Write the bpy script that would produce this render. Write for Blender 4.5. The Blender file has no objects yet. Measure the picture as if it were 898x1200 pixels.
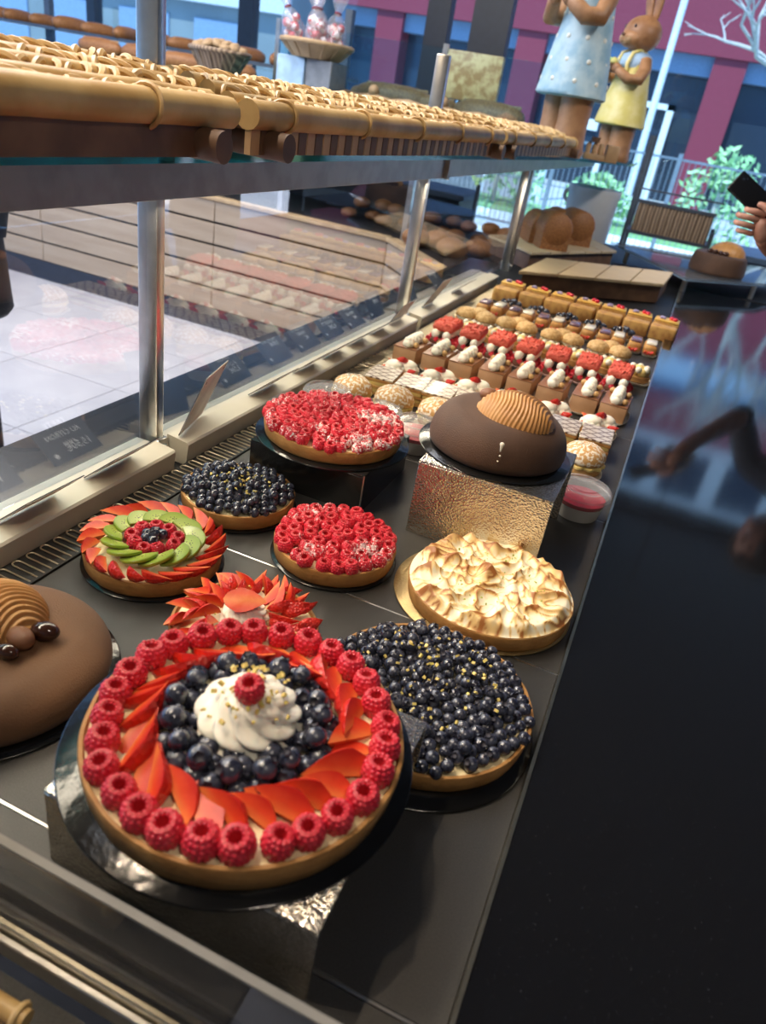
import bpy, bmesh, math, random
from math import sin, cos, pi, radians as rad
from mathutils import Vector, Matrix, Euler, noise
random.seed(7)
S = bpy.context.scene
COL = S.collection
# ------------------------------------------------------------------ camera
# display deck top is z = 0, shop floor z = -0.9, +Y runs along the case, +X towards the worktop
cam = bpy.data.cameras.new('camera'); camo = bpy.data.objects.new('camera', cam); COL.objects.link(camo)
cam.sensor_fit = 'AUTO'; cam.sensor_width = 36; cam.lens = 36*860/1200; cam.clip_start = .02; cam.clip_end = 300
camo.matrix_world = Matrix.Translation((0, 0, .55)) @ Matrix.Rotation(rad(17.834), 4, 'Z') @ Matrix.Rotation(rad(60.861), 4, 'X') @ Matrix.Rotation(rad(10.079), 4, 'Z')
cam.dof.use_dof = True; cam.dof.focus_distance = 1.0; cam.dof.aperture_fstop = 6.0
S.camera = camo
# ------------------------------------------------------------------ view / world / lights
S.view_settings.view_transform = 'Standard'; S.view_settings.look = 'None'; S.view_settings.gamma = 1
S.view_settings.use_curve_mapping = False; S.view_settings.exposure = 0.85
w = bpy.data.worlds.new('world'); S.world = w; w.use_nodes = True
bg = w.node_tree.nodes['Background']; bg.inputs['Color'].default_value = (.26, .52, 1.0, 1); bg.inputs['Strength'].default_value = 1.3
def lamp(name, kind, loc, energy, color, target=None, **k):
    l = bpy.data.lights.new(name, kind); l.energy = energy; l.color = color
    for a, b in k.items(): setattr(l, a, b)
    o = bpy.data.objects.new(name, l); COL.objects.link(o); o.location = loc
    if target is not None:
        o.rotation_euler = (Vector(target)-Vector(loc)).to_track_quat('-Z', 'Y').to_euler()
    return o
WARM = (1, .80, .58)
lamp('sun', 'SUN', (0, -5, 20), 4.6, (1, .95, .88), (2.2, 6, 0), angle=.009)
for y in (.15, .75, 1.35, 1.95, 2.55):
    lamp('track_spot', 'SPOT', (-.95, y-.1, 1.9), 27 if y < 1.3 else 22, WARM, (-.22, y+.05, 0), spot_size=rad(62), spot_blend=.6, shadow_soft_size=.03)
lamp('overhead_spot', 'SPOT', (.5, -.2, 1.7), 14, (1, .86, .7), (-.3, .55, 0), spot_size=rad(70), spot_blend=.7, shadow_soft_size=.04)
lamp('shelf_sun_fill', 'SPOT', (-1.7, .3, 1.9), 24, (1, .78, .5), (-.62, 1.3, .5), spot_size=rad(75), spot_blend=.5, shadow_soft_size=.03)  # added warm lamp standing in for sunlight on the bamboo trays
lamp('case_led', 'AREA', (-.655, 1.6, .382), 5, (1, .88, .68), (-.4, 1.6, 0), shape='RECTANGLE', size=.02, size_y=2.8).rotation_euler = (0, rad(-25), 0)
lamp('floor_fill', 'AREA', (-3.2, 1.6, 2.5), 150, (.90, .93, 1), (-3.2, 1.6, 0), shape='SQUARE', size=3)  # added cool area lamp, no fixture, brightens the tiled floor like daylight
lamp('counter_light', 'AREA', (-2.6, 3.2, 2.3), 30, (1, .90, .78), (-2.6, 4.4, .2), shape='RECTANGLE', size=3.5, size_y=.3)
lamp('end_fill', 'SPOT', (1.3, 2.4, 2.3), 95, (1, .95, .90), (-.45, 4.4, .1), spot_size=rad(50), spot_blend=.8, shadow_soft_size=.12)  # added unseen fill lamp that brightens the crock and the far end
# ------------------------------------------------------------------ materials
def M(name, col, rough=.5, metal=0, col2=None, nscale=20, nlo=.4, nhi=.6, bump=0, bscale=60, coat=0, sss=0, trans=0, alpha=1, emis=None, spec=.5, detail=4, vor=False, coords='Object', sheen=0):
    m = bpy.data.materials.new(name); m.use_nodes = True; nt = m.node_tree; N = nt.nodes; L = nt.links; b = N['Principled BSDF']
    tc = N.new('ShaderNodeTexCoord')
    def S_(k, v): b.inputs[k].default_value = v
    S_('Base Color', (*col, 1)); S_('Roughness', rough); S_('Metallic', metal); S_('Coat Weight', coat); S_('Coat Roughness', .06)
    S_('Specular IOR Level', spec); S_('Transmission Weight', trans); S_('Alpha', alpha)
    if sheen: S_('Sheen Weight', sheen)
    if sss: S_('Subsurface Weight', sss); S_('Subsurface Radius', (.01, .004, .003)); S_('Subsurface Scale', .5)
    if emis: S_('Emission Color', (*emis[0], 1)); S_('Emission Strength', emis[1])
    co = tc.outputs[coords]
    if col2 is None: col2 = tuple(c*.82 for c in col)
    n = N.new('ShaderNodeTexNoise'); n.inputs['Scale'].default_value = nscale; n.inputs['Detail'].default_value = detail; L.new(co, n.inputs['Vector'])
    r = N.new('ShaderNodeValToRGB'); r.color_ramp.elements[0].position = nlo; r.color_ramp.elements[1].position = nhi
    r.color_ramp.elements[0].color = (*col, 1); r.color_ramp.elements[1].color = (*col2, 1)
    L.new(n.outputs['Fac'], r.inputs['Fac']); L.new(r.outputs['Color'], b.inputs['Base Color'])
    if bump:
        if vor:
            t = N.new('ShaderNodeTexVoronoi'); out = t.outputs['Distance']
        else:
            t = N.new('ShaderNodeTexNoise'); t.inputs['Detail'].default_value = 5; out = t.outputs['Fac']
        t.inputs['Scale'].default_value = bscale; L.new(co, t.inputs['Vector'])
        bp = N.new('ShaderNodeBump'); bp.inputs['Strength'].default_value = bump; bp.inputs['Distance'].default_value = .002
        L.new(out, bp.inputs['Height']); L.new(bp.outputs['Normal'], b.inputs['Normal'])
    return m
def ramp_mat(name, stops, tex='wave', scale=10, rough=.5, coat=0, distort=2, vec=None, rot=(0, 0, 0), bump=0, scl=(1, 1, 1), metal=0, prof='SIN'):
    m = M(name, stops[0][1], rough, metal, coat=coat); N = m.node_tree.nodes; L = m.node_tree.links; b = N['Principled BSDF']
    tc = N['Texture Coordinate']; mp = N.new('ShaderNodeMapping'); mp.inputs['Rotation'].default_value = rot; mp.inputs['Scale'].default_value = scl
    L.new(tc.outputs['Object'], mp.inputs['Vector'])
    if tex == 'wave':
        t = N.new('ShaderNodeTexWave'); t.inputs['Distortion'].default_value = distort; t.inputs['Detail'].default_value = 2; t.wave_profile = prof; out = t.outputs['Fac']
    elif tex == 'noise':
        t = N.new('ShaderNodeTexNoise'); t.inputs['Detail'].default_value = 6; out = t.outputs['Fac']
    elif tex == 'voronoi':
        t = N.new('ShaderNodeTexVoronoi'); out = t.outputs['Distance']
    t.inputs['Scale'].default_value = scale; L.new(mp.outputs['Vector'], t.inputs['Vector'])
    r = N.new('ShaderNodeValToRGB'); cr = r.color_ramp
    cr.elements[0].position, cr.elements[1].position = stops[0][0], stops[-1][0]
    cr.elements[0].color, cr.elements[1].color = (*stops[0][1], 1), (*stops[-1][1], 1)
    for p, c in stops[1:-1]:
        e = cr.elements.new(p); e.color = (*c, 1)
    L.new(out, r.inputs['Fac']); L.new(r.outputs['Color'], b.inputs['Base Color'])
    if bump:
        bp = N.new('ShaderNodeBump'); bp.inputs['Strength'].default_value = bump; bp.inputs['Distance'].default_value = .002
        L.new(out, bp.inputs['Height']); L.new(bp.outputs['Normal'], b.inputs['Normal'])
    return m
def glassmat(name, ior=1.5, tint=(1, 1, 1), rough=0., dust=0):
    m = bpy.data.materials.new(name); m.use_nodes = True; nt = m.node_tree; N = nt.nodes; L = nt.links; N.clear()
    o = N.new('ShaderNodeOutputMaterial'); mx = N.new('ShaderNodeMixShader'); t = N.new('ShaderNodeBsdfTransparent'); g = N.new('ShaderNodeBsdfGlossy')
    # Schlick reflectance, the same from either side of the pane
    ge = N.new('ShaderNodeNewGeometry'); dt = N.new('ShaderNodeVectorMath'); dt.operation = 'DOT_PRODUCT'; L.new(ge.outputs['Normal'], dt.inputs[0]); L.new(ge.outputs['Incoming'], dt.inputs[1])
    ab = N.new('ShaderNodeMath'); ab.operation = 'ABSOLUTE'; L.new(dt.outputs['Value'], ab.inputs[0]); su = N.new('ShaderNodeMath'); su.operation = 'SUBTRACT'; su.inputs[0].default_value = 1; L.new(ab.outputs[0], su.inputs[1])
    po = N.new('ShaderNodeMath'); po.operation = 'POWER'; po.inputs[1].default_value = 5; L.new(su.outputs[0], po.inputs[0]); f0 = ((ior-1)/(ior+1))**2
    fr = N.new('ShaderNodeMath'); fr.operation = 'MULTIPLY_ADD'; fr.inputs[1].default_value = 1-f0; fr.inputs[2].default_value = f0; L.new(po.outputs[0], fr.inputs[0]); g.inputs['Roughness'].default_value = rough; t.inputs['Color'].default_value = (*tint, 1)
    L.new(fr.outputs[0], mx.inputs[0]); L.new(t.outputs[0], mx.inputs[1]); L.new(g.outputs[0], mx.inputs[2]); last = mx
    if dust:
        d = N.new('ShaderNodeBsdfDiffuse'); d.inputs['Color'].default_value = (.8, .8, .8, 1); m2 = N.new('ShaderNodeMixShader'); m2.inputs[0].default_value = dust
        L.new(mx.outputs[0], m2.inputs[1]); L.new(d.outputs[0], m2.inputs[2]); last = m2
    L.new(last.outputs[0], o.inputs[0]); return m
mt = {}
mt['deck'] = M('deck_black_laminate', (.018, .018, .018), .38, col2=(.045, .044, .042), nscale=1100, bump=.25, bscale=1200, spec=.5)
mt['granite'] = M('black_granite', (.006, .006, .007), .07, col2=(.05, .05, .055), nscale=700, nlo=.66, nhi=.8, spec=.75)
mt['edge'] = M('trim_steel', (.75, .68, .52), .25, 1)
mt['ledge'] = M('ledge_beige_metal', (.70, .64, .52), .38, .25, col2=(.62, .56, .44), nscale=5)
mt['grille'] = M('grille_black', (.02, .02, .02), .4, 0)
mt['louvre'] = M('louvre_edge', (.50, .42, .30), .3, .7)
mt['post'] = M('brushed_post', (.72, .70, .66), .28, 1, bump=.1, bscale=300)
mt['beam'] = M('satin_beam', (.36, .35, .34), .38, .6)
mt['glass'] = glassmat('clear_glass', 1.95)
mt['glasslow'] = glassmat('smoky_glass', 1.7, (.72, .72, .72), .02, .04)
mt['glassfar'] = glassmat('window_glass', 1.45, (.80, .94, 1))  # blue tint puts the cyan cast of the outdoor light into the panes
mt['teal'] = M('teal_glass_edge', (.02, .30, .28), .05, trans=.6, spec=.8)
mt['plastic'] = glassmat('clear_plastic', 1.6, (.93, .93, .93), .12, .16)
mt['steel'] = M('hammered_steel', (.72, .66, .56), .24, 1, bump=.55, bscale=330, vor=True)
mt['blacksteel'] = M('black_riser', (.012, .012, .012), .25, spec=.5)
mt['board'] = M('glossy_black_board', (.006, .006, .006), .16, bump=.25, bscale=90, spec=.5)
mt['goldboard'] = M('gold_board', (.45, .32, .14), .3, .8, bump=.4, bscale=300)
mt['crust'] = M('golden_crust', (.46, .235, .070), .62, col2=(.33, .15, .040), nscale=45, bump=.5, bscale=220, nlo=.35, nhi=.7)
mt['custard'] = M('custard', (.88, .74, .42), .4, col2=(.9, .8, .52), nscale=50, sss=.0)
mt['rasp'] = M('raspberry', (.60, .012, .035), .30, col2=(.70, .035, .06), nscale=200, spec=.5, sss=.12, coat=.25)
mt['raspin'] = M('raspberry_hollow', (.46, .008, .016), .5)
mt['blue'] = M('blueberry', (.012, .013, .026), .26, col2=(.085, .095, .135), nscale=120, nlo=.42, nhi=.78, coat=.5, spec=.6)
mt['bluecal'] = M('blueberry_calyx', (.02, .018, .03), .6)
mt['sbskin'] = M('strawberry_skin', (.60, .022, .012), .34, col2=(.50, .010, .008), nscale=60, bump=.8, bscale=260, vor=True, coat=.15, sss=.08)
mt['sbcut'] = ramp_mat('strawberry_flesh', [(.25, (.60, .045, .014)), (.6, (.70, .085, .025)), (.95, (.78, .20, .09))], 'noise', 70, .5, .0, bump=.6)
mt['sbcut'].node_tree.nodes['Principled BSDF'].inputs['Specular IOR Level'].default_value = .25
mt['cream'] = M('whipped_cream', (.90, .86, .74), .45, col2=(.88, .83, .70), nscale=80, bump=.15, bscale=150, sss=.1)
mt['pist'] = ramp_mat('chopped_pistachio', [(.3, (.55, .50, .10)), (.6, (.75, .55, .18)), (.8, (.45, .18, .12))], 'noise', 260, .5)
mt['choc'] = M('velvet_chocolate', (.080, .034, .014), .72, col2=(.060, .025, .010), nscale=14, bump=.45, bscale=600, sheen=.08)
mt['choclt'] = M('velvet_milk_chocolate', (.195, .092, .040), .75, col2=(.16, .075, .032), nscale=9, bump=.4, bscale=600, sheen=.08)
mt['caramel'] = M('caramel_cream', (.50, .255, .085), .45, col2=(.42, .20, .06), nscale=30, spec=.4)
mt['dark'] = M('dark_glossy_chocolate', (.05, .018, .010), .18, coat=.5)
mt['milk'] = M('milk_chocolate_egg', (.26, .11, .05), .35, bump=.3, bscale=150)
mt['white'] = M('white_card', (.72, .68, .60), .6, col2=(.66, .62, .54), nscale=40)
mt['papertray'] = M('paper_tray', (.70, .66, .56), .5, col2=(.62, .56, .45), nscale=60)
mt['pinktray'] = M('pink_paper', (.72, .50, .46), .45)
mt['navy'] = M('navy_card', (.014, .020, .036), .5, col2=(.02, .028, .045), nscale=90)
mt['tagback'] = M('tag_back', (.74, .66, .58), .6)
mt['chalk'] = M('white_print', (.85, .85, .82), .6)
mt['bamboo'] = M('bamboo', (.60, .42, .19), .42, col2=(.46, .29, .11), nscale=12, bump=.2, bscale=60, spec=.4)
mt['cane'] = M('cane_lashing', (.68, .48, .22), .45, col2=(.40, .22, .08), nscale=25)
mt['wooddk'] = M('dark_wood', (.16, .085, .045), .55, col2=(.10, .05, .028), nscale=16)
mt['woodlt'] = M('pale_wood', (.52, .34, .18), .55, col2=(.42, .26, .13), nscale=16)
mt['slat'] = ramp_mat('oak_slat', [(.2, (.50, .40, .30)), (.55, (.42, .32, .23)), (.9, (.34, .25, .18))], 'noise', 3, .6, scl=(.6, 8, 8))
mt['slattop'] = M('lit_oak_edge', (.60, .42, .24), .5)  # oak made more orange: the warm light on this edge is in its colour
mt['tile'] = M('pale_floor_tile', (.62, .60, .63), .22, col2=(.50, .49, .53), nscale=3, detail=6, nlo=.35, nhi=.7)
mt['grout'] = M('grout', (.25, .24, .25), .8)
mt['blackmat'] = M('black_matte', (.012, .012, .014), .6)
mt['navyband'] = M('dark_blue_plinth', (.018, .025, .045), .5)
mt['sablé'] = M('baked_choux', (.62, .37, .14), .6, col2=(.45, .22, .06), nscale=55, bump=.7, bscale=180)
mt['crackle'] = M('crackled_choux', (.66, .44, .20), .6, col2=(.50, .29, .10), nscale=150, nlo=.45, nhi=.6, bump=.9, bscale=260, vor=True)
mt['sugarchoux'] = M('sugared_choux', (.60, .33, .11), .55, col2=(.86, .78, .66), nscale=190, nlo=.50, nhi=.56, bump=.6, bscale=220)
mt['ycream'] = M('yellow_cream', (.86, .66, .24), .45)
mt['puff'] = ramp_mat('puff_layers', [(.2, (.62, .36, .12)), (.8, (.38, .17, .05))], 'wave', 60, .6, bump=.6, scl=(.2, .2, 3), rot=(0, 0, 0), distort=6)
mt['puffgold'] = M('golden_puff', (.60, .34, .10), .5, col2=(.40, .18, .05), nscale=35, bump=.6, bscale=90)
mt['quiche'] = M('yellow_flan', (.80, .52, .12), .4, col2=(.68, .36, .07), nscale=30)
mt['zebra'] = ramp_mat('zebra_icing', [(.0, (.10, .045, .03)), (.40, (.14, .07, .045)), (.52, (.56, .48, .38)), (1, (.64, .56, .45))], 'wave', 21, .3, distort=7, rot=(0, 0, .6), coat=.3)
mt['mousse'] = M('caramel_mousse', (.50, .29, .16), .55, col2=(.44, .24, .12), nscale=20)
mt['nut'] = M('hazelnut', (.55, .33, .13), .45)
mt['redcrumb'] = M('red_crumble', (.62, .065, .04), .6, col2=(.72, .14, .09), nscale=180, bump=1, bscale=330, vor=True)
mt['biscuit'] = M('dark_biscuit', (.11, .045, .025), .6)
mt['icewhite'] = M('white_icing', (.86, .80, .66), .2, coat=.5)
mt['icepurple'] = M('mauve_icing', (.20, .12, .17), .2, coat=.5)
mt['purple'] = M('purple_flower', (.40, .34, .55), .5)
mt['wood_board'] = ramp_mat('wooden_board', [(.2, (.66, .52, .32)), (.8, (.52, .38, .22))], 'noise', 12, .55, scl=(1, 6, 6))
mt['bread'] = M('bread_crust', (.36, .16, .055), .55, col2=(.20, .075, .025), nscale=12, bump=.4, bscale=60)
mt['flourbread'] = M('floury_bread', (.50, .34, .18), .7, col2=(.30, .15, .06), nscale=20)
mt['crock'] = M('grey_stoneware', (.74, .74, .75), .35, col2=(.66, .66, .68), nscale=6)
mt['rack'] = M('dark_rack', (.10, .12, .15), .4, .5)
mt['wicker'] = ramp_mat('wicker', [(.2, (.34, .24, .15)), (.8, (.14, .09, .06))], 'wave', 14, .6, bump=.8)
mt['bunny'] = M('terracotta_rabbit', (.40, .20, .09), .5, col2=(.28, .13, .055), nscale=14, bump=.2, bscale=60)
mt['bluedress'] = M('pale_blue_glaze', (.26, .42, .52), .5, col2=(.42, .55, .60), nscale=16, bump=.7, bscale=45)
mt['yellowdress'] = M('yellow_glaze', (.66, .56, .16), .5, col2=(.75, .66, .30), nscale=12)
mt['offwhite'] = M('off_white_glaze', (.80, .78, .68), .5)
mt['greenegg'] = M('green_egg', (.42, .62, .18), .5)
mt['yellowegg'] = M('yellow_green_egg', (.66, .62, .20), .5)
mt['skin'] = M('skin', (.52, .27, .19), .5, col2=(.46, .21, .14), nscale=30, sss=.1)
mt['jacket'] = M('black_jacket', (.010, .012, .022), .75, bump=.4, bscale=30)
mt['trouser'] = M('dark_trousers', (.008, .010, .02), .8, bump=.4, bscale=30)
mt['hair'] = M('dark_hair', (.02, .012, .008), .55, bump=1, bscale=90)
mt['phone'] = M('black_phone', (.010, .010, .012), .25, spec=.6)
mt['lens'] = M('phone_lens', (.55, .55, .6), .1, 1)
mt['sugar'] = M('sugar_grains', (.90, .86, .76), .5)
mt['wall'] = M('shop_wall', (.35, .34, .33), .8)
mt['ceiling'] = M('shop_ceiling', (.10, .10, .11), .8)
mt['frame'] = M('dark_window_frame', (.012, .016, .03), .4)
mt['pave'] = M('pavement', (.82, .82, .82), .8, col2=(.72, .72, .74), nscale=1.2)
mt['road'] = M('asphalt', (.40, .42, .44), .85, col2=(.34, .36, .38), nscale=1)
mt['grass'] = M('verge_grass', (.24, .42, .20), .9, col2=(.16, .32, .12), nscale=1.5)
mt['redwall'] = M('red_cladding', (.21, .018, .04), .6)
mt['facade'] = M('pale_facade', (.50, .53, .58), .7)
mt['bluefac'] = M('blue_grey_facade', (.16, .24, .36), .5)
mt['shopdark'] = M('dark_shopfront', (.02, .03, .05), .2)
mt['polew'] = M('pale_pole', (.75, .80, .85), .5)
mt['leaf'] = M('leaves', (.22, .45, .20), .7, col2=(.36, .55, .28), nscale=3)
mt['leafy'] = M('pale_leaves', (.50, .62, .20), .7, col2=(.5, .55, .2), nscale=3)
mt['bark'] = M('pale_bark', (.45, .42, .40), .8)
mt['wire'] = M('wire_mesh', (.22, .27, .32), .5, .5)
mt['greymetal'] = M('grey_enamel', (.25, .27, .30), .5)
mt['redsauce'] = M('raspberry_coulis', (.42, .01, .03), .2, coat=.4)
mt['milkcream'] = M('panna_cotta', (.80, .77, .70), .4)
mt['bag'] = glassmat('cellophane', 1.6, (.9, .9, .95), .1, .12)
mt['candyred'] = M('red_sweets', (.50, .05, .07), .4, col2=(.75, .70, .68), nscale=40, nlo=.5, nhi=.55)
mt['clay'] = M('ochre_basket', (.42, .28, .15), .6, bump=.6, bscale=50)
mt['candycup'] = M('pale_blue_box', (.40, .58, .78), .5)
mt['jetfloor'] = M('outer_ledge_black', (.010, .010, .012), .25, spec=.6)
mt['bulb'] = M('lamp_bulb', (1, .9, .7), .4, emis=((1, .78, .5), 14))
mt['greywall'] = M('grey_green_render', (.16, .19, .20), .8, nscale=.6)
mt['guardedge'] = M('grey_plastic_edge', (.20, .19, .17), .5)
mt['bead'] = M('orange_tag', (.7, .35, .12), .5)
# sugared raspberry: real icing sugar scattered over the fruit
def sugared(name, lo, hi):
    m = M(name, (.60, .012, .035), .35, col2=(.70, .035, .06), nscale=200, sss=.08, coat=.1); N = m.node_tree.nodes; L = m.node_tree.links; b = N['Principled BSDF']
    g = N.new('ShaderNodeNewGeometry'); n = N.new('ShaderNodeTexNoise'); n.inputs['Scale'].default_value = 260; n.inputs['Detail'].default_value = 3; L.new(g.outputs['Position'], n.inputs['Vector'])
    n2 = N.new('ShaderNodeTexNoise'); n2.inputs['Scale'].default_value = 16; n2.inputs['Detail'].default_value = 2; L.new(g.outputs['Position'], n2.inputs['Vector'])
    ad = N.new('ShaderNodeMath'); ad.operation = 'ADD'; L.new(n.outputs['Fac'], ad.inputs[0]); L.new(n2.outputs['Fac'], ad.inputs[1])
    r = N.new('ShaderNodeValToRGB'); r.color_ramp.elements[0].position = lo; r.color_ramp.elements[1].position = hi
    mu = N.new('ShaderNodeMath'); mu.operation = 'MULTIPLY'; mu.inputs[1].default_value = .5; L.new(ad.outputs[0], mu.inputs[0]); L.new(mu.outputs[0], r.inputs['Fac'])
    mx = N.new('ShaderNodeMix'); mx.data_type = 'RGBA'; mx.inputs['B'].default_value = (.92, .80, .80, 1)
    old = b.inputs['Base Color'].links[0].from_socket; L.new(old, mx.inputs['A']); L.new(r.outputs['Color'], mx.inputs['Factor']); L.new(mx.outputs['Result'], b.inputs['Base Color']); return m
mt['raspsug'] = sugared('sugared_raspberry', .53, .60)
mt['raspsug2'] = sugared('lightly_sugared_raspberry', .56, .64)
# ------------------------------------------------------------------ mesh helpers
class MB:
    def __init__(s): s.v = []; s.f = []; s.m = []
    def add(s, v, f, mi=0, X=None):
        k = len(s.v); s.v += [tuple(X @ Vector(p)) for p in v] if X is not None else [tuple(p) for p in v]
        s.f += [tuple(i+k for i in q) for q in f]; s.m += [mi]*len(f); return s
    def box(s, x0, x1, y0, y1, z0, z1, mi=0, X=None):
        v = [(x, y, z) for z in (z0, z1) for y in (y0, y1) for x in (x0, x1)]
        return s.add(v, [(0, 2, 3, 1), (4, 5, 7, 6), (0, 1, 5, 4), (2, 6, 7, 3), (0, 4, 6, 2), (1, 3, 7, 5)], mi, X)
    def lathe(s, prof, n=32, mi=0, X=None, cap=True):
        v = []; f = []
        for r, z in prof:
            for i in range(n): a = 2*pi*i/n; v.append((r*cos(a), r*sin(a), z))
        for j in range(len(prof)-1):
            for i in range(n): k = (i+1) % n; f.append((j*n+i, j*n+k, (j+1)*n+k, (j+1)*n+i))
        if cap: f.append(tuple(range(n))[::-1]); f.append(tuple((len(prof)-1)*n+i for i in range(n)))
        return s.add(v, f, mi, X)
    def tube(s, pts, r, n=8, mi=0, X=None, cap=True, closed=False):
        pts = [Vector(p) for p in pts]; v = []; f = []; m = len(pts); rs = r if isinstance(r, (list, tuple)) else [r]*m
        up = None
        for i, p in enumerate(pts):
            a = pts[(i-1) % m] if closed or i else pts[0]; b = pts[(i+1) % m] if closed or i < m-1 else pts[-1]
            t = (b-a).normalized()
            if up is None: up = t.orthogonal().normalized()
            up = (up - t*up.dot(t)).normalized(); q = t.cross(up)
            for k in range(n): an = 2*pi*k/n; v.append(p+(up*cos(an)+q*sin(an))*rs[i])
        for i in range(m if closed else m-1):
            j = (i+1) % m
            for k in range(n): l = (k+1) % n; f.append((i*n+k, i*n+l, j*n+l, j*n+k))
        if cap and not closed: f.append(tuple(range(n))[::-1]); f.append(tuple((m-1)*n+k for k in range(n)))
        return s.add(v, f, mi, X)
    def ico(s, c, r, sub=1, mi=0, sc=(1, 1, 1), X=None):
        v, f = ICO[sub]
        return s.add([(c[0]+p[0]*r*sc[0], c[1]+p[1]*r*sc[1], c[2]+p[2]*r*sc[2]) for p in v], f, mi, X)
    def prism(s, poly, z0, z1, mi=0, X=None):
        n = len(poly); v = [(x, y, z0) for x, y in poly]+[(x, y, z1) for x, y in poly]
        return s.add(v, [tuple(range(n))[::-1], tuple(range(n, 2*n))]+[(i, (i+1) % n, n+(i+1) % n, n+i) for i in range(n)], mi, X)
    def mesh(s, name, mats, smooth=40, bevel=0, seg=2):
        me = bpy.data.meshes.new(name); me.from_pydata(s.v, [], s.f)
        for m in (mats if isinstance(mats, (list, tuple)) else [mats]): me.materials.append(mt[m] if isinstance(m, str) else m)
        me.polygons.foreach_set('material_index', s.m); me.update()
        if bevel:
            bm = bmesh.new(); bm.from_mesh(me); bmesh.ops.remove_doubles(bm, verts=bm.verts, dist=1e-6)
            bmesh.ops.bevel(bm, geom=[e for e in bm.edges if e.calc_face_angle(0) > .5], offset=bevel, segments=seg, affect='EDGES', profile=.5); bm.to_mesh(me); bm.free()
        if smooth: me.shade_smooth(); me.set_sharp_from_angle(angle=rad(smooth))
        return me
    def obj(s, name, mats, parent=None, loc=(0, 0, 0), rot=(0, 0, 0), **k):
        return link(s.mesh(name, mats, **k), name, parent, loc, rot)
ICO = {}
for sub in (1, 2, 3, 4):
    bm = bmesh.new(); bmesh.ops.create_icosphere(bm, subdivisions=sub, radius=1); bm.verts.ensure_lookup_table()
    ICO[sub] = ([tuple(v.co) for v in bm.verts], [tuple(v.index for v in f.verts) for f in bm.faces]); bm.free()
def link(me, name, parent=None, loc=(0, 0, 0), rot=(0, 0, 0), sc=None):
    o = bpy.data.objects.new(name, me); COL.objects.link(o); o.parent = parent; o.location = loc; o.rotation_euler = rot
    if sc is not None: o.scale = sc if isinstance(sc, tuple) else (sc,)*3
    return o
def tag(o, label, cat, group=None, kind=None):
    if label: o['label'] = label
    if cat: o['category'] = cat
    if group: o['group'] = group
    if kind: o['kind'] = kind
    return o
def thing(name, label, cat, loc=(0, 0, 0), rz=0, group=None, sc=None):
    o = link(None, name, None, loc, (0, 0, rz), sc); return tag(o, label, cat, group)
def struct(o): o['kind'] = 'structure'; return o
def dup(o, parent=None, loc=None, rz=None):
    def go(a, p):
        c = a.copy(); COL.objects.link(c); c.parent = p
        for ch in KIDS.get(a.name, []) or [x for x in a.children]: go(ch, c)
        return c
    c = go(o, parent)
    if loc is not None: c.location = loc
    if rz is not None: c.rotation_euler = (0, 0, rz)
    return c
KIDS = {}
def Rz(a): return Matrix.Rotation(a, 4, 'Z')
def TR(x, y, z, rz=0, ry=0, rx=0): return Matrix.Translation((x, y, z)) @ Matrix.Rotation(rz, 4, 'Z') @ Matrix.Rotation(ry, 4, 'Y') @ Matrix.Rotation(rx, 4, 'X')
# ------------------------------------------------------------------ setting
FZ = -.9
fl = struct(MB().box(-8, 4, -3, 7, FZ-.05, FZ-.006).obj('floor', 'grout'))
T = .62
tm = MB().box(-T/2+.002, T/2-.002, -T/2+.002, T/2-.002, 0, .006).mesh('tile', 'tile', smooth=0)
for i in range(-11, 1):
    for j in range(-1, 8): link(tm, 'tile', fl, (i*T+.42-.0, j*T-.03, FZ-.006))
ce = struct(MB().box(-8, 4, -3, 7, 2.6, 2.7).obj('ceiling', 'ceiling'))
struct(MB().box(-8, 4, -3.1, -3, FZ, 2.6).obj('wall_back', 'wall'))
struct(MB().box(4, 4.1, -3.1, 7, FZ, 2.6).obj('wall_right', 'wall'))
# window wall at the far end
wn = struct(link(None, 'window_1', None, (0, 7, 0)))
for x0, x1 in ((-8, -7.8), (-6.2, -6.1), (-4.45, -4.3), (-2.62, -2.42), (-2.22, -1.9), (2.2, 2.4)):
    MB().box(x0, x1, -.06, .06, FZ, 2.6).obj('window_frame', 'frame', wn)
MB().box(-8, 4, -.05, .05, 2.45, 2.6).obj('window_frame', 'frame', wn)
for x0, x1 in ((-7.8, -6.2), (-6.1, -4.45), (-4.3, -2.62), (-2.42, -2.22), (-1.9, 2.2)):
    MB().box(x0, x1, -.004, .004, FZ+.02, 2.45).obj('pane', 'glassfar', wn)
# ------------------------------------------------------------------ display case
case = thing('display_deck', 'long black pastry display deck of seamed panels with a slotted vent grille', 'display deck', (-.27, .3, 0))
case.location = (0, 0, 0)
front = thing('sneeze_guard', 'glass front on metal posts rising from a beige metal ledge', 'glass front')
ys = [-.15, .288, .715, 1.143, 1.568, 1.993, 2.42, 2.78]
for a, b in zip(ys, ys[1:]):
    if a < 0: continue
    MB().box(-.573, .0165, a+.0012, b-.0012, -.012, 0).obj('panel', 'deck', case, bevel=.0008, seg=1)
MB().box(-.573, .0165, .235, .2862, -.012, 0).obj('panel', 'deck', case, bevel=.0008, seg=1)
MB().box(-.86, .0165, .225, 2.85, -.25, -.013).obj('case_body', 'blackmat', case)
MB().box(-.80, -.13, -.3, .205, -.06, -.045).obj('lower_deck', 'deck', case)
# seam strips
for y in ys[1:-1]: MB().box(-.573, .016, y-.0011, y+.0011, -.012, -.0006).obj('seam_strip', 'post', case)
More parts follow.
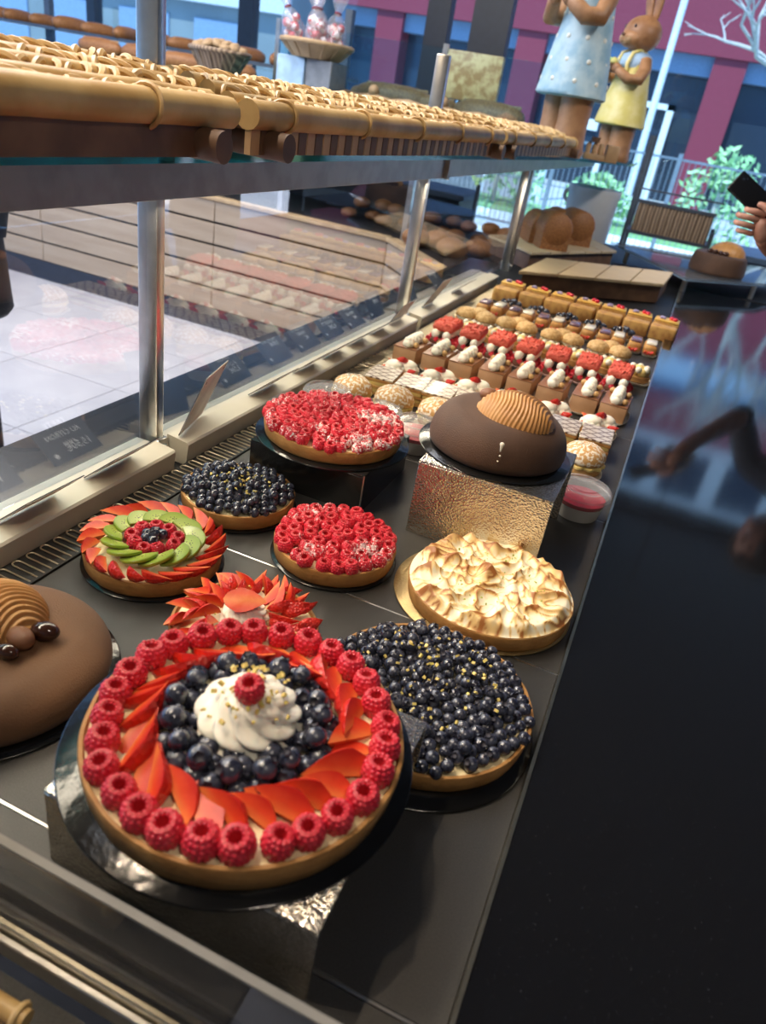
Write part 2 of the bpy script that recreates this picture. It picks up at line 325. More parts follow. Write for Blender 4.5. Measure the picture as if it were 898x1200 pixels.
# vent grille with U shaped louvres
MB().box(-.628, -.574, .24, 2.78, -.012, -.003).obj('vent_grille', 'grille', case)
MB().box(-.5755, -.5725, .24, 2.78, -.012, .0035).obj('grille_lip', 'grille', case)
lb = MB(); pts = []
W_, H_ = .022, .0055
for k in range(9): a = pi*k/8; pts.append((-.020-.0+ -.0055*sin(a)+.0, .0055*cos(a), 0))
path = [(.020, .0055, 0)]+[(-.018-.0055*sin(pi*k/8), .0055*cos(pi*k/8), 0) for k in range(9)]+[(.020, -.0055, 0)]
lb.tube([(x, y, .0022-.002*(x+.02)/.04) for x, y, z in path], .0011, 6)
lme = lb.mesh('louvre', 'louvre')
y = .255; 
while y < 2.75:
    link(lme, 'louvre', case, (-.600, y, -.003)); y += .022
# ledge sections between the posts
prof = [(-.630, -.01), (-.629, .004), (-.6265, .026), (-.629, .0295), (-.664, .034), (-.667, .034), (-.668, .029), (-.70, .029), (-.70, -.01)]
def ledge(y0, y1):
    n = len(prof); v = [(x, y0, z) for x, z in prof]+[(x, y1, z) for x, z in prof]
    b = MB().add(v, [tuple(range(n)), tuple(range(n, 2*n))[::-1]]+[(i, n+i, n+(i+1) % n, (i+1) % n) for i in range(n)])
    return b.obj('ledge', 'ledge', front, smooth=25)
PY = [-.2, .877, 1.975, 3.19]
for a, b in zip(PY, PY[1:]): ledge(max(a+.016, .235), min(b-.016, 2.86) if b > 3 else b-.016)
# outer black ledge on the customer side
MB().box(-.865, -.701, .2, 3.3, -.03, -.002).obj('outer_ledge', 'jetfloor', front)
MB().box(-.86, -.8605+.01, .2, 3.3, FZ, -.031).obj("front_panel", "blackmat", case)
for y in PY:
    if y < 0: continue
    pz = {.877: .95, 1.975: .66, 3.19: .385}[y]
    MB().box(-.702, -.668, y-.009, y+.009, -.01, pz).obj('post', 'post', front, bevel=.003)
    MB().box(-.669, -.662, y-.012, y+.012, -.01, .032).obj('bracket', 'post', front, bevel=.001, seg=1)
    MB().tube([(-.672, y+.0, .02), (-.655, y, .02)], .005, 10).obj('bolt', 'post', front)
MB().box(-.702, -.668, 3.25, 3.268, -.01, .39).obj('post', 'post', front, bevel=.003)
for a, b in ((.2, .866), (.888, 1.964), (1.986, 3.179)):
    MB().box(-.6855, -.684, a, b, .0295, .384).obj('pane', 'glass', front)
    MB().box(-.6865, -.6835, a, a+.003, .0295, .384).obj('pane_edge', 'teal', front)
# beam and glass shelf
sh = thing('glass_shelf', 'glass shelf with teal edges on a grey metal beam above the pastries', 'shelf')
MB().box(-.70, -.66, -.1, 2.06, .386, .434).obj('beam', 'beam', sh, bevel=.001, seg=1)
MB().box(-.705, -.668, 2.061, 4.95, .386, .434).obj('beam', 'beam', sh, bevel=.001, seg=1)
MB().box(-.70, -.648, 2.058, 2.075, .384, .468).obj('end_bracket', 'beam', sh, bevel=.001, seg=1)
MB().prism([(-1.05, -.1), (-.640, -.1), (-.640, 2.05), (-1.05, 2.05)], .4345, .4485).obj('glass_plate', 'teal', sh)
MB().prism([(-1.05, 2.08), (-.648, 2.08), (-.60, 3.5), (-.40, 4.4), (-.43, 4.95), (-1.05, 4.95)], .4345, .4465).obj('glass_plate', 'teal', sh)
for y in (2.02, 3.9, 4.8): MB().box(-.72, -.63, y, y+.02, .4475, .4545).obj('clip', 'post', sh, bevel=.001, seg=1)
# low glass guard at the near end
gd = thing('glass_guard', 'low smoky glass guard in a bright metal channel at the near end of the deck', 'guard')
MB().box(-.80, .014, .217, .223, -.002, .0865).obj('pane', 'glasslow', gd)
MB().box(-.80, .014, .2172, .2228, .0865, .0885).obj('pane_edge', 'guardedge', gd)
MB().box(-.80, .014, .211, .216, -.022, .004).obj('channel', 'edge', gd, bevel=.001, seg=1)
MB().box(-.80, .014, .205, .2105, -.022, -.004).obj('channel', 'post', gd, bevel=.001, seg=1)
# worktop
wk = thing('worktop', 'polished black granite worktop beside the display deck', 'worktop')
MB().box(.0205, .40, -.4, 3.72, -.02, .012).obj('slab', 'granite', wk)
MB().box(.0168, .0203, -.4, 3.72, -.02, .0135).obj('edge_strip', 'edge', wk)
MB().box(.03, .36, -.3, 3.68, FZ, -.0205).obj('cabinet', 'blackmat', wk)
# ------------------------------------------------------------------ risers and boards
def riser(name, label, x0, x1, y0, y1, h, mat, lean=0):
    t = thing(name, label, 'riser', ((x0+x1)/2, y0, 0))
    cx = (x0+x1)/2; a = x0-cx; b = x1-cx; d = y1-y0; th = .003
    MB().box(a, b, 0, d, h-th, h).obj('top_plate', mat, t, bevel=.0012)
    MB().box(a, b, 0, th, 0, h-th).obj('front_plate', mat, t, bevel=.0008, seg=1)
    MB().box(a, b, d-th, d, 0, h-th).obj('back_plate', mat, t, bevel=.0008, seg=1)
    if mat == 'blacksteel':
        MB().box(a, a+th, th, d-th, 0, h-th).obj('side_plate', mat, t); MB().box(b-th, b, th, d-th, 0, h-th).obj('side_plate', mat, t)
        MB().box(b-.0012, b+.0006, -.0006, .0012, 0, h).obj('edge_line', 'post', t)
    return t
riser('metal_riser', 'hammered steel riser under the large mixed fruit tart', -.304, -.079, .267, .48, .080, 'steel')
riser('metal_riser', 'tall hammered steel riser under the dark chocolate cake', -.253, -.058, .909, 1.10, .118, 'steel')
riser('black_riser', 'black box riser under the sugared raspberry tart', -.524, -.330, .908, 1.10, .065, 'blacksteel')
def board(label, x, y, z, r, mat='board', n=96):
    b = MB().lathe([(r-.001, 0), (r, .0008), (r, .0022), (r-.001, .003)], n)
    return tag(b.obj('cake_board', mat, None, (x, y, z)), label, 'cake board')
# ------------------------------------------------------------------ fruit meshes
def raspberry_mesh(mat='rasp'):
    b = MB(); rnd = random.Random(3)
    rows = [(.0062, .0012, 12), (.0080, .0040, 15), (.0087, .0070, 17), (.0086, .0100, 17), (.0079, .0130, 15), (.0066, .0155, 13)]
    for k, (r, z, n) in enumerate(rows):
        for i in range(n):
            a = 2*pi*(i+.5*(k % 2))/n+rnd.uniform(-.07, .07); b.ico((r*cos(a), r*sin(a), z+rnd.uniform(-.0004, .0004)), (.0021, .0021, .0021, .0021, .0020, .0018)[k]*rnd.uniform(.94, 1.08), 1, 0, (1, 1, .92))
    b.lathe([(.005, .0), (.0092, .004), (.0100, .0085), (.0093, .0125), (.0072, .0163)], 20, 0, cap=False)
    b.lathe([(.0072, .0163), (.0052, .0168), (.0040, .0150), (.0030, .008), (.001, .006)], 16, 1, cap=False)
    for i in range(10): a = 2*pi*i/10; b.ico((.0047*cos(a), .0047*sin(a), .0152), .0015, 1)
    return b.mesh('raspberry', [mat, 'raspin'], smooth=60)
RASP = raspberry_mesh(); RSUG = raspberry_mesh('raspsug'); RSUG2 = raspberry_mesh('raspsug2')
def blueberry_mesh():
    b = MB(); R = .0072; pr = []
    for k in range(9): a = -pi/2+pi*k/8*.86; pr.append((max(R*cos(a), .0004), R*.93*sin(a)))
    pr += [(.0031, .0068), (.0028, .0071)]
    b.lathe(pr, 16, 0, cap=False)
    n = 10; v = []; f = []   # five-pointed crown
    for i in range(n):
        a = 2*pi*i/n; q = .0036 if i % 2 == 0 else .0025; v.append((q*cos(a), q*sin(a), .0077 if i % 2 == 0 else .0066))
    for i in range(n): a = 2*pi*i/n; v.append((.002*cos(a), .002*sin(a), .0060))
    v.append((0, 0, .0054))
    for i in range(n): k = (i+1) % n; f += [(i, k, n+k, n+i), (n+i, n+k, 2*n)]
    b.add(v, f, 1)
    return b.mesh('blueberry', ['blue', 'bluecal'], smooth=50)
BLUE = blueberry_mesh()
def wedge_mesh(name, L_=.040, r0=.012, ang=.75, asym=0):
    b = MB(); v = []; f = []; m = 14; n = 8; mi = []
    for i in range(m+1):
        t = i/m; r = r0*(max(1e-3, (t*1.9)**.55 if t < .36 else 1-((t-.36)/.64)**1.9)); r = max(r if t < .36 else r0*.81*(1-((t-.36)/.64)**1.8), .0003)
        if t < .36: r = r0*.81*(t/.36)**.45 if t > 0 else .0003
        x = (t-.5)*L_; c = asym*r*.3
        v.append((x, c, 0))
        for k in range(n+1):
            a = pi/2-ang+2*ang*k/n; v.append((x, r*cos(a), r*sin(a)))
    w_ = n+2
    for i in range(m):
        for k in range(n+1):
            p = i*w_+k; q = p+1; f.append((p, p+w_, q+w_, q)); mi.append(1 if k == 0 else 0)
        p = i*w_+n+1; q = i*w_; f.append((p, p+w_, q+w_, q)); mi.append(1)
    b.add(v, f); b.m = mi
    return b.mesh(name, ['sbskin', 'sbcut'], smooth=35)
WED = [wedge_mesh('strawberry_slice', .040, .0165, .60), wedge_mesh('strawberry_slice', .036, .0150, .85), wedge_mesh('strawberry_slice', .042, .0165, .50)]
HALF = wedge_mesh('strawberry_half', .034, .0125, pi/2)
# flat fan slice: shows a broad cut face with a skin rim
def slab_mesh(L_=.042, W_=.022, t_=.005):
    b = MB(); pts = []; n = 20
    for i in range(n):
        a = 2*pi*i/n; x = cos(a); yy = sin(a)*(1-.42*(x+1)/2-.25*max(0, x)**2); pts.append((x*L_/2, yy*W_/2))
    v = [(x, y, 0) for x, y in pts]+[(x, y, t_*.6) for x, y in pts]+[(x*.82, y*.82, t_) for x, y in pts]+[(0, 0, t_)]
    f = [tuple(range(n))[::-1]]; mi = [1]
    for i in range(n):
        k = (i+1) % n; f += [(i, k, n+k, n+i), (n+i, n+k, 2*n+k, 2*n+i), (2*n+i, 2*n+k, 3*n)]; mi += [0, 1, 1]
    b.add(v, f); b.m = mi; return b.mesh('strawberry_slice', ['sbskin', 'sbcut'], smooth=50)
SLAB = slab_mesh()
nt = mt['sbcut'].node_tree; N = nt.nodes; L = nt.links; P_ = N['Principled BSDF']; oldc = P_.inputs['Base Color'].links[0].from_socket
sx = N.new('ShaderNodeSeparateXYZ'); L.new(N['Texture Coordinate'].outputs['Object'], sx.inputs[0]); cb_ = N.new('ShaderNodeCombineXYZ'); L.new(sx.outputs['Y'], cb_.inputs['Y']); L.new(sx.outputs['Z'], cb_.inputs['Z'])
ln = N.new('ShaderNodeVectorMath'); ln.operation = 'LENGTH'; L.new(cb_.outputs[0], ln.inputs[0]); m1 = N.new('ShaderNodeMath'); m1.operation = 'MULTIPLY'; m1.inputs[1].default_value = 85; L.new(ln.outputs['Value'], m1.inputs[0])
r1 = N.new('ShaderNodeValToRGB'); r1.color_ramp.elements[0].position = .05; r1.color_ramp.elements[0].color = (1.1, 2.6, 2.2, 1); r1.color_ramp.elements[1].position = .95; r1.color_ramp.elements[1].color = (.75, .22, .35, 1); q = r1.color_ramp.elements.new(.45); q.color = (1, .9, .9, 1)
L.new(m1.outputs[0], r1.inputs['Fac']); mxx = N.new('ShaderNodeMix'); mxx.data_type = 'RGBA'; mxx.blend_type = 'MULTIPLY'; mxx.inputs['Factor'].default_value = 1; L.new(oldc, mxx.inputs['A']); L.new(r1.outputs['Color'], mxx.inputs['B']); L.new(mxx.outputs['Result'], P_.inputs['Base Color'])
P_.inputs['Specular IOR Level'].default_value = .4; P_.inputs['Roughness'].default_value = .38
# crossed icing lines on the millefeuilles
nt = mt['zebra'].node_tree; N = nt.nodes; L = nt.links; P_ = N['Principled BSDF']; outs = []
for ang in (.75, 2.1):
    mp = N.new('ShaderNodeMapping'); mp.inputs['Rotation'].default_value = (0, 0, ang); L.new(N['Texture Coordinate'].outputs['Object'], mp.inputs['Vector'])
    wv = N.new('ShaderNodeTexWave'); wv.inputs['Scale'].default_value = 17; wv.inputs['Distortion'].default_value = 2.2; L.new(mp.outputs[0], wv.inputs['Vector']); outs.append(wv)
mn = N.new('ShaderNodeMath'); mn.operation = 'MINIMUM'; L.new(outs[0].outputs['Fac'], mn.inputs[0]); L.new(outs[1].outputs['Fac'], mn.inputs[1])
r1 = N.new('ShaderNodeValToRGB'); r1.color_ramp.elements[0].position = .05; r1.color_ramp.elements[0].color = (.12, .055, .035, 1); r1.color_ramp.elements[1].position = .15; r1.color_ramp.elements[1].color = (.60, .52, .42, 1)
L.new(mn.outputs[0], r1.inputs['Fac']); L.new(r1.outputs['Color'], P_.inputs['Base Color'])
# kiwi
km = M('kiwi_flesh', (.38, .48, .06), .35, coat=.15)
N = km.node_tree.nodes; L = km.node_tree.links; tcn = N['Texture Coordinate']; ln = N.new('ShaderNodeVectorMath'); ln.operation = 'LENGTH'; L.new(tcn.outputs['Object'], ln.inputs[0])
mm = N.new('ShaderNodeMath'); mm.operation = 'MULTIPLY'; mm.inputs[1].default_value = 1/.021; L.new(ln.outputs['Value'], mm.inputs[0])
rr = N.new('ShaderNodeValToRGB'); e = rr.color_ramp; e.elements[0].color = (.78, .78, .42, 1); e.elements[0].position = .15; e.elements[1].color = (.20, .30, .02, 1); e.elements[1].position = 1
q = e.elements.new(.38); q.color = (.40, .50, .08, 1)
L.new(mm.outputs[0], rr.inputs['Fac'])
vo = N.new('ShaderNodeTexVoronoi'); vo.inputs['Scale'].default_value = 420; L.new(tcn.outputs['Object'], vo.inputs['Vector'])
lt = N.new('ShaderNodeMath'); lt.operation = 'LESS_THAN'; lt.inputs[1].default_value = .33; L.new(vo.outputs['Distance'], lt.inputs[0])
rb = N.new('ShaderNodeValToRGB'); rb.color_ramp.interpolation = 'CONSTANT'; rb.color_ramp.elements[0].color = (0, 0, 0, 1); rb.color_ramp.elements[1].position = .28; rb.color_ramp.elements[1].color = (1, 1, 1, 1); q = rb.color_ramp.elements.new(.62); q.color = (0, 0, 0, 1)
L.new(mm.outputs[0], rb.inputs['Fac']); mu = N.new('ShaderNodeMath'); mu.operation = 'MULTIPLY'; L.new(lt.outputs[0], mu.inputs[0]); L.new(rb.outputs['Color'], mu.inputs[1])
mx = N.new('ShaderNodeMix'); mx.data_type = 'RGBA'; mx.inputs['B'].default_value = (.015, .012, .008, 1); L.new(mu.outputs[0], mx.inputs['Factor']); L.new(rr.outputs['Color'], mx.inputs['A']); L.new(mx.outputs['Result'], N['Principled BSDF'].inputs['Base Color'])
KIWI = MB().prism([(.021*cos(pi*i/16), .021*sin(pi*i/16)) for i in range(17)], -.002, .002).mesh('kiwi_slice', km, smooth=30, bevel=.0008, seg=1)
# whipped cream rosette
def rosette(R, H, lobes=9, twist=2.4, tip=True, nu=108, nv=34):
    b = MB(); v = []; f = []
    for j in range(nv+1):
        t = j/nv; base = R*(1-t**1.7)**.62 if t < 1 else 0; base = max(base, .0006); z = H*t
        st = .93+.07*cos(t*pi*5)
        for i in range(nu):
            a = 2*pi*i/nu; lob = abs(cos(lobes*.5*(a+twist*t)))**.8; r = base*st*(.86+.17*lob); v.append((r*cos(a)+.05*R*t*cos(9*t), r*sin(a)+.05*R*t*sin(9*t), z))
    for j in range(nv):
        for i in range(nu): k = (i+1) % nu; f.append((j*nu+i, j*nu+k, (j+1)*nu+k, (j+1)*nu+i))
    f.append(tuple(nv*nu+i for i in range(nu))); b.add(v, f); return b.mesh('whipped_cream', 'cream', smooth=70)
# ------------------------------------------------------------------ tart shell
def shell(t, R, h=.0215, fill=.018):
    n = 120; b = MB(); v = []; f = []
    pr = [(R*.955, 0), (R*.975, .002), (R-.0004, h-.002), (R-.0012, h), (R-.0040, h+.0003), (R-.0052, h-.002), (R-.0058, fill-.004)]
    rnd = [noise.noise((cos(2*pi*i/n)*6, sin(2*pi*i/n)*6, R*50)) for i in range(n)]
    for j, (r, z) in enumerate(pr):
        for i in range(n): a = 2*pi*i/n; d = rnd[i]*.0014; rr_ = r+d*.6; v.append((rr_*cos(a), rr_*sin(a), z+(d*.8 if j in (2, 3, 4) else 0)))
    for j in range(len(pr)-1):
        for i in range(n): k = (i+1) % n; f.append((j*n+i, j*n+k, (j+1)*n+k, (j+1)*n+i))
    f.append(tuple(range(n))[::-1]); b.add(v, f); b.obj('crust', 'crust', t, smooth=50)
    c = MB(); v = []; f = []
    rr_ = R-.0050
    for j, q in enumerate((1, .93, .7, .4, .1)):
        for i in range(60): a = 2*pi*i/60; v.append((rr_*q*cos(a), rr_*q*sin(a), fill+.0015*(1-q)+.0008*noise.noise((cos(a)*q*5, sin(a)*q*5, R*9))))
    for j in range(4):
        for i in range(60): k = (i+1) % 60; f.append((j*60+i, j*60+k, (j+1)*60+k, (j+1)*60+i))
    f.append(tuple(240+i for i in range(60))); c.add(v, f); c.obj('custard', 'custard', t, smooth=60)
def put(me, name, t, x, y, z, rot=(0, 0, 0), sc=None): return link(me, name, t, (x, y, z), rot, sc)
def rings(t, me, spec, z, sc, jit=.0012, dome=0, tilt=.25, name='raspberry', Rm=.1):
    for r, n in spec:
        o = random.uniform(0, 6)
        for i in range(n):
            a = o+2*pi*i/n+random.uniform(-.04, .04); q = r+random.uniform(-jit, jit)
            put(me, name, t, q*cos(a), q*sin(a), z+dome*(1-(r/Rm)**2)+random.uniform(-.001, .001), (random.uniform(-tilt, tilt), random.uniform(-tilt, tilt), random.uniform(0, 6.3)), sc*random.uniform(.93, 1.06))
def flecks(t, R, z, n, name='pistachio_pieces', mat='pist', s=.0016, r0=0, dome=0, cx=0, cy=0):
    b = MB()
    for i in range(n):
        a = random.uniform(0, 6.28); r = r0+(R-r0)*random.random()**.6; zz = z+dome*(1-(r/R)**2)+random.uniform(-.001, .001)
        b.box(-1, 1, -.7, .7, -.5, .5, 0, TR(cx+r*cos(a), cy+r*sin(a), zz, random.uniform(0, 6), random.uniform(-1, 1), random.uniform(-1, 1)) @ Matrix.Scale(s*random.uniform(.6, 1.3), 4))
    o = b.obj(name, mat, t, smooth=0); o['kind'] = 'stuff'; return o
def pile(t, R, z, n1, n2, sc, dome):
    pts = []
    def ok(x, y, d): return all((x-a)**2+(y-b)**2 > d*d for a, b in pts)
    d = .0142*sc; tries = 0
    # hex grid with jitter
    rows = int(R/(d*.866))+1
    for j in range(-rows, rows+1):
        for i in range(-rows-1, rows+2):
            x = (i+.5*(j % 2))*d+random.uniform(-.0013, .0013); y_ = j*d*.866+random.uniform(-.0013, .0013); r = math.hypot(x, y_)
            if r < R: pts.append((x, y_))
    pts = sorted(pts, key=lambda p: p[0]**2+p[1]**2)[:n1]
    for x, y_ in pts:
        r = math.hypot(x, y_); put(BLUE, 'blueberry', t, x, y_, z+.0055+dome*(1-(r/R)**2)+random.uniform(-.001, .0015), (random.uniform(-1.6, 1.6), random.uniform(-1.6, 1.6), 0), sc*random.uniform(.85, 1.1))
    for k in range(n2):
        a = random.uniform(0, 6.3); r = (R*.82)*math.sqrt(random.random())
        put(BLUE, 'blueberry', t, r*cos(a), r*sin(a), z+.0135+dome*(1-(r/R)**2)+random.uniform(-.001, .0015), (random.uniform(-1.4, 1.4), random.uniform(-1.4, 1.4), 0), sc*random.uniform(.85, 1.05))
# --- big tart (front)
board('large glossy black cake board on the front steel riser', -.2035, .3745, .0803, .1395)
t = thing('fruit_tart', 'large tart ringed with raspberries, strawberry slices and blueberries around a cream rosette', 'tart', (-.198, .371, .0835))
shell(t, .1246, .0255, .022)
for i in range(28):
    a = 2*pi*i/28+.05; r = .1085+random.uniform(-.001, .001)
    put(RASP, 'raspberry', t, r*cos(a), r*sin(a), .0205, (random.uniform(-.18, .18), random.uniform(-.18, .18), random.uniform(0, 6)), 1.24*random.uniform(.93, 1.06))
for i in range(28):
    a = 2*pi*i/28+.1; r = .086+random.uniform(-.003, .003); me = random.choice(WED)
    put(me, 'strawberry_slice', t, r*cos(a), r*sin(a), .0285+random.uniform(0, .003), (random.choice((1.25, 1.5, 1.75, 1.95))+random.uniform(-.1, .1), random.uniform(-.38, -.10), a-pi/2-.62+random.uniform(-.22, .22)), random.uniform(1.3, 1.55))
for r, n, z in ((.0640, 22, .029), (.0490, 17, .032), (.057, 15, .041), (.037, 10, .032)):
    for i in range(n):
        a = 2*pi*i/n+random.uniform(-.06, .06); q = r+random.uniform(-.002, .002)
        put(BLUE, 'blueberry', t, q*cos(a), q*sin(a), z+random.uniform(-.0015, .0015), (random.uniform(-1.3, 1.3), random.uniform(-1.3, 1.3), 0), random.uniform(1.1, 1.45))
put(rosette(.046, .044, 10, 2.2), 'whipped_cream', t, 0, 0, .026)
put(RASP, 'raspberry', t, .003, -.006, .0635, (.25, 0, 0), 1.12)
flecks(t, .038, .054, 60, s=.0018, dome=.017); 
# --- large blueberry tart
board('glossy black cake board under the large blueberry tart', -.1075, .5665, .0004, .1225)
t = thing('blueberry_tart', 'large tart heaped with blueberries and chopped nuts beside the worktop', 'tart', (-.1042, .577, .0036))
shell(t, .113); pile(t, .1085, .018, 215, 60, 1.0, .009); flecks(t, .075, .042, 75, s=.0018, dome=.004)
# --- meringue tart
board('gold-edged round board under the meringue tart', -.106, .813, .0004, .118, 'goldboard')
t = thing('meringue_tart', 'lemon tart covered in toasted swirled meringue', 'tart', (-.0975, .809, .0036)); R = .1095
shell(t, R)
tm_ = bpy.data.materials.new('toasted_meringue'); tm_.use_nodes = True; N = tm_.node_tree.nodes; L = tm_.node_tree.links; b_ = N['Principled BSDF']; b_.inputs['Roughness'].default_value = .42
va = N.new('ShaderNodeVertexColor'); va.layer_name = 'toast'; rr = N.new('ShaderNodeValToRGB'); e = rr.color_ramp; e.elements[0].position = .30; e.elements[0].color = (.92, .84, .62, 1); e.elements[1].position = .95; e.elements[1].color = (.36, .13, .03, 1); q = e.elements.new(.55); q.color = (.86, .60, .25, 1)
L.new(va.outputs['Color'], rr.inputs['Fac']); L.new(rr.outputs['Color'], b_.inputs['Base Color'])
mt['meringue'] = tm_
nr, na = 90, 260; v = []; f = []; cols = []
rndm = random.Random(11); peaks = [(rndm.uniform(-.09, .09), rndm.uniform(-.09, .09), rndm.uniform(.006, .012)) for _ in range(26)]
for j in range(nr+1):
    for i in range(na):
        a = 2*pi*i/na; r = (R-.002)*j/nr; x, y_ = r*cos(a), r*sin(a)
        wx = noise.noise((x*18, y_*18, 1.3))*.018; wy = noise.noise((x*18, y_*18, 7.3))*.018
        n1 = 1-abs(noise.noise(((x+wx*1.4)*30, (y_+wy*1.4)*30, 2)))*2; n2 = 1-abs(noise.noise(((x+wx)*62, (y_+wy)*62, 5)))*2
        n3 = noise.noise((x*22, y_*22, 9))
        pk = sum(hh*math.exp(-((x-px_+wx*.5)**2+(y_-py_+wy*.5)**2)/(.0085**2)) for px_, py_, hh in peaks)
        edge = min(1, (1-j/nr)*9); edge = edge*edge*(3-2*edge)
        z = .0225+edge*(.008+.0065*max(0, n1)**3+.0022*max(0, n2)**2*max(0, n1+.3)+pk*.9+.003*n3)
        v.append((x, y_, z)); cols.append(max(0, min(1, .12+.50*max(0, n1)**3+.22*max(0, n2)**3+.30*n3+.25*noise.noise((x*90, y_*90, 4))+pk*26+.55*max(0, n2)**9*max(0, n1+.5)+.25*max(0, 1-abs(noise.noise(((x+wx*2)*95, (y_+wy*2)*95, 3)))*2)**7)))
for j in range(nr):
    for i in range(na): k = (i+1) % na; f.append((j*na+i, j*na+k, (j+1)*na+k, (j+1)*na+i)[::-1])
me = bpy.data.meshes.new('meringue'); me.from_pydata(v, [], f); me.materials.append(tm_); ca = me.color_attributes.new('toast', 'FLOAT_COLOR', 'POINT')
for i, c in enumerate(cols): ca.data[i].color = (c, c, c, 1)
me.shade_smooth(); link(me, 'meringue', t)
mt['zest'] = M('lime_zest', (.45, .50, .08), .5)
flecks(t, .075, .034, 90, 'lime_zest', 'zest', .0011)
# --- mid raspberry tart
board('thin black board under the small raspberry tart in the middle', -.3117, .785, .0004, .086)
t = thing('raspberry_tart', 'small raspberry tart lightly dusted with sugar in the middle of the deck', 'tart', (-.3117, .785, .0036)); shell(t, .0835)
rings(t, RSUG2, [(.073, 23), (.0545, 17), (.036, 11), (.0178, 5), (0, 1)], .0165, 1.0, dome=.008, Rm=.08)
# --- back raspberry tart
board('black cake board on the black box riser', -.429, 1.004, .0653, .124)
t = thing('raspberry_tart', 'large raspberry tart snowed with icing sugar on the black riser', 'tart', (-.4295, 1.004, .0685)); shell(t, .1125)
rings(t, RSUG, [(.103, 33), (.085, 28), (.067, 22), (.049, 16), (.031, 10), (.013, 4)], .0165, .97, dome=.010, Rm=.11)
# --- small blueberry tart
board('thin black board under the small blueberry tart', -.4886, .8237, .0004, .0855)
t = thing('blueberry_tart', 'small blueberry tart next to the vent grille', 'tart', (-.4886, .8237, .0036)); shell(t, .0825)
pile(t, .078, .018, 112, 24, 1.0, .008); flecks(t, .045, .036, 50, s=.0017, dome=.006)
# --- kiwi tart
board('thin black board under the kiwi and strawberry tart', -.4926, .636, .0004, .087)
t = thing('kiwi_tart', 'small tart ringed with kiwi and strawberry slices around raspberries', 'tart', (-.4926, .636, .0036)); shell(t, .0845)
for i in range(22):
    a = 2*pi*i/22; put(random.choice(WED), 'strawberry_slice', t, .0735*cos(a), .0735*sin(a), .0285, (1.55+random.uniform(-.3, .35), -.16, a+.80+random.uniform(-.12, .12)), random.uniform(1.02, 1.18))
for i in range(13):
    a = 2*pi*i/13+.1; put(KIWI, 'kiwi_slice', t, .040*cos(a), .040*sin(a), .0300, (.30+random.uniform(-.08, .08), .2, a-pi/2+.35), 1.08)
for i in range(9): a = 2*pi*i/9; put(RASP, 'raspberry', t, .0265*cos(a), .0265*sin(a), .0235, (random.uniform(-.3, .3), random.uniform(-.3, .3), a), .92)
for i in range(6): a = 2*pi*i/6; put(BLUE, 'blueberry', t, (.0105 if i else 0)*cos(a), (.0105 if i else 0)*sin(a), .034+(.004 if i == 0 else 0), (random.uniform(-1, 1), random.uniform(-1, 1), 0), 1.0)
# --- strawberry and cream tart
board('thin black board under the strawberry tart with a cream rosette', -.318, .568, .0004, .0845)
t = thing('strawberry_tart', 'small tart of strawberry slices with a cream rosette and strawberry half on top', 'tart', (-.318, .568, .0036)); shell(t, .082)
for r, n, z, tl in ((.070, 24, .027, -.16), (.056, 21, .033, -.26), (.043, 16, .037, -.3)):
    for i in range(n):
        a = 2*pi*i/n+random.uniform(-.12, .12)
        put(random.choice(WED), 'strawberry_slice', t, r*cos(a), r*sin(a), z+random.uniform(0, .004), (random.uniform(.4, 2.2), tl+random.uniform(-.25, .15), a+random.uniform(-.7, .7)), random.uniform(.8, 1.0))
put(rosette(.027, .026, 11, 2), 'whipped_cream', t, -.002, -.0, .028)
o = put(HALF, 'strawberry_half', t, .002, -.008, .0590, (pi+.6, -.1, .35), 1.4)
flecks(t, .06, .038, 26, s=.0015, r0=.03)
# ------------------------------------------------------------------ chocolate cakes
def dome_mesh(name, R, H, mat, flat=.55, n=96, ex=1.0):
    b = MB(); pr = [(R*.93, 0), (R*.985, .004), (R, .012)]
    m = 14
    for k in range(1, m+1):
        a = pi/2*k/m; pr.append((R*flat+R*(1-flat)*cos(a), .012+(H-.012)*sin(a)**ex))
    pr.append((R*.2, H+.001)); pr.append((.001, H+.0015))
    b.lathe(pr, n); return b.mesh(name, mat, smooth=60)
def ribbed_mesh(R, H, ribs=32, wob=.006, depth=.0011):
    nr, na = 70, 200; v = []; f = []
    for j in range(nr+1):
        th = pi/2*j/nr
        for i in range(na):
            a = 2*pi*i/na; x = R*sin(th)*cos(a); y_ = R*.86*sin(th)*sin(a); z = H*cos(th)
            g = sin((x+wob*sin(y_*75+1)+y_*.15)/R*ribs*pi/2)
            k = 1+depth/R*g*min(1, (cos(th)+.12)*4); v.append((x*k, y_*k, z*k+depth*.6*g*cos(th)))
    for j in range(nr):
        for i in range(na): k = (i+1) % na; f.append((j*na+i, j*na+k, (j+1)*na+k, (j+1)*na+i)[::-1])
    b = MB(); b.add(v, f); return b.mesh('ribbed_dome', 'caramel', smooth=80)
board('glossy black board under the milk chocolate cake at the left', -.494, .394, .0004, .1165)
t = thing('chocolate_cake', 'milk chocolate velvet cake with ribbed caramel dome and chocolate eggs, far left', 'cake', (-.495, .394, .0036))
link(dome_mesh('sponge', .1095, .042, 'choclt', .66), 'cake_body', t)
put(ribbed_mesh(.052, .034), 'caramel_dome', t, -.017, .025, .039, (0, 0, -.35))
EGG = MB().ico((0, 0, 0), 1, 3, 0, (1.25, .85, .82)).mesh('chocolate_egg', 'dark'); EGG2 = MB().ico((0, 0, 0), 1, 3, 0, (1.2, .9, .85)).mesh('chocolate_egg', 'milk')
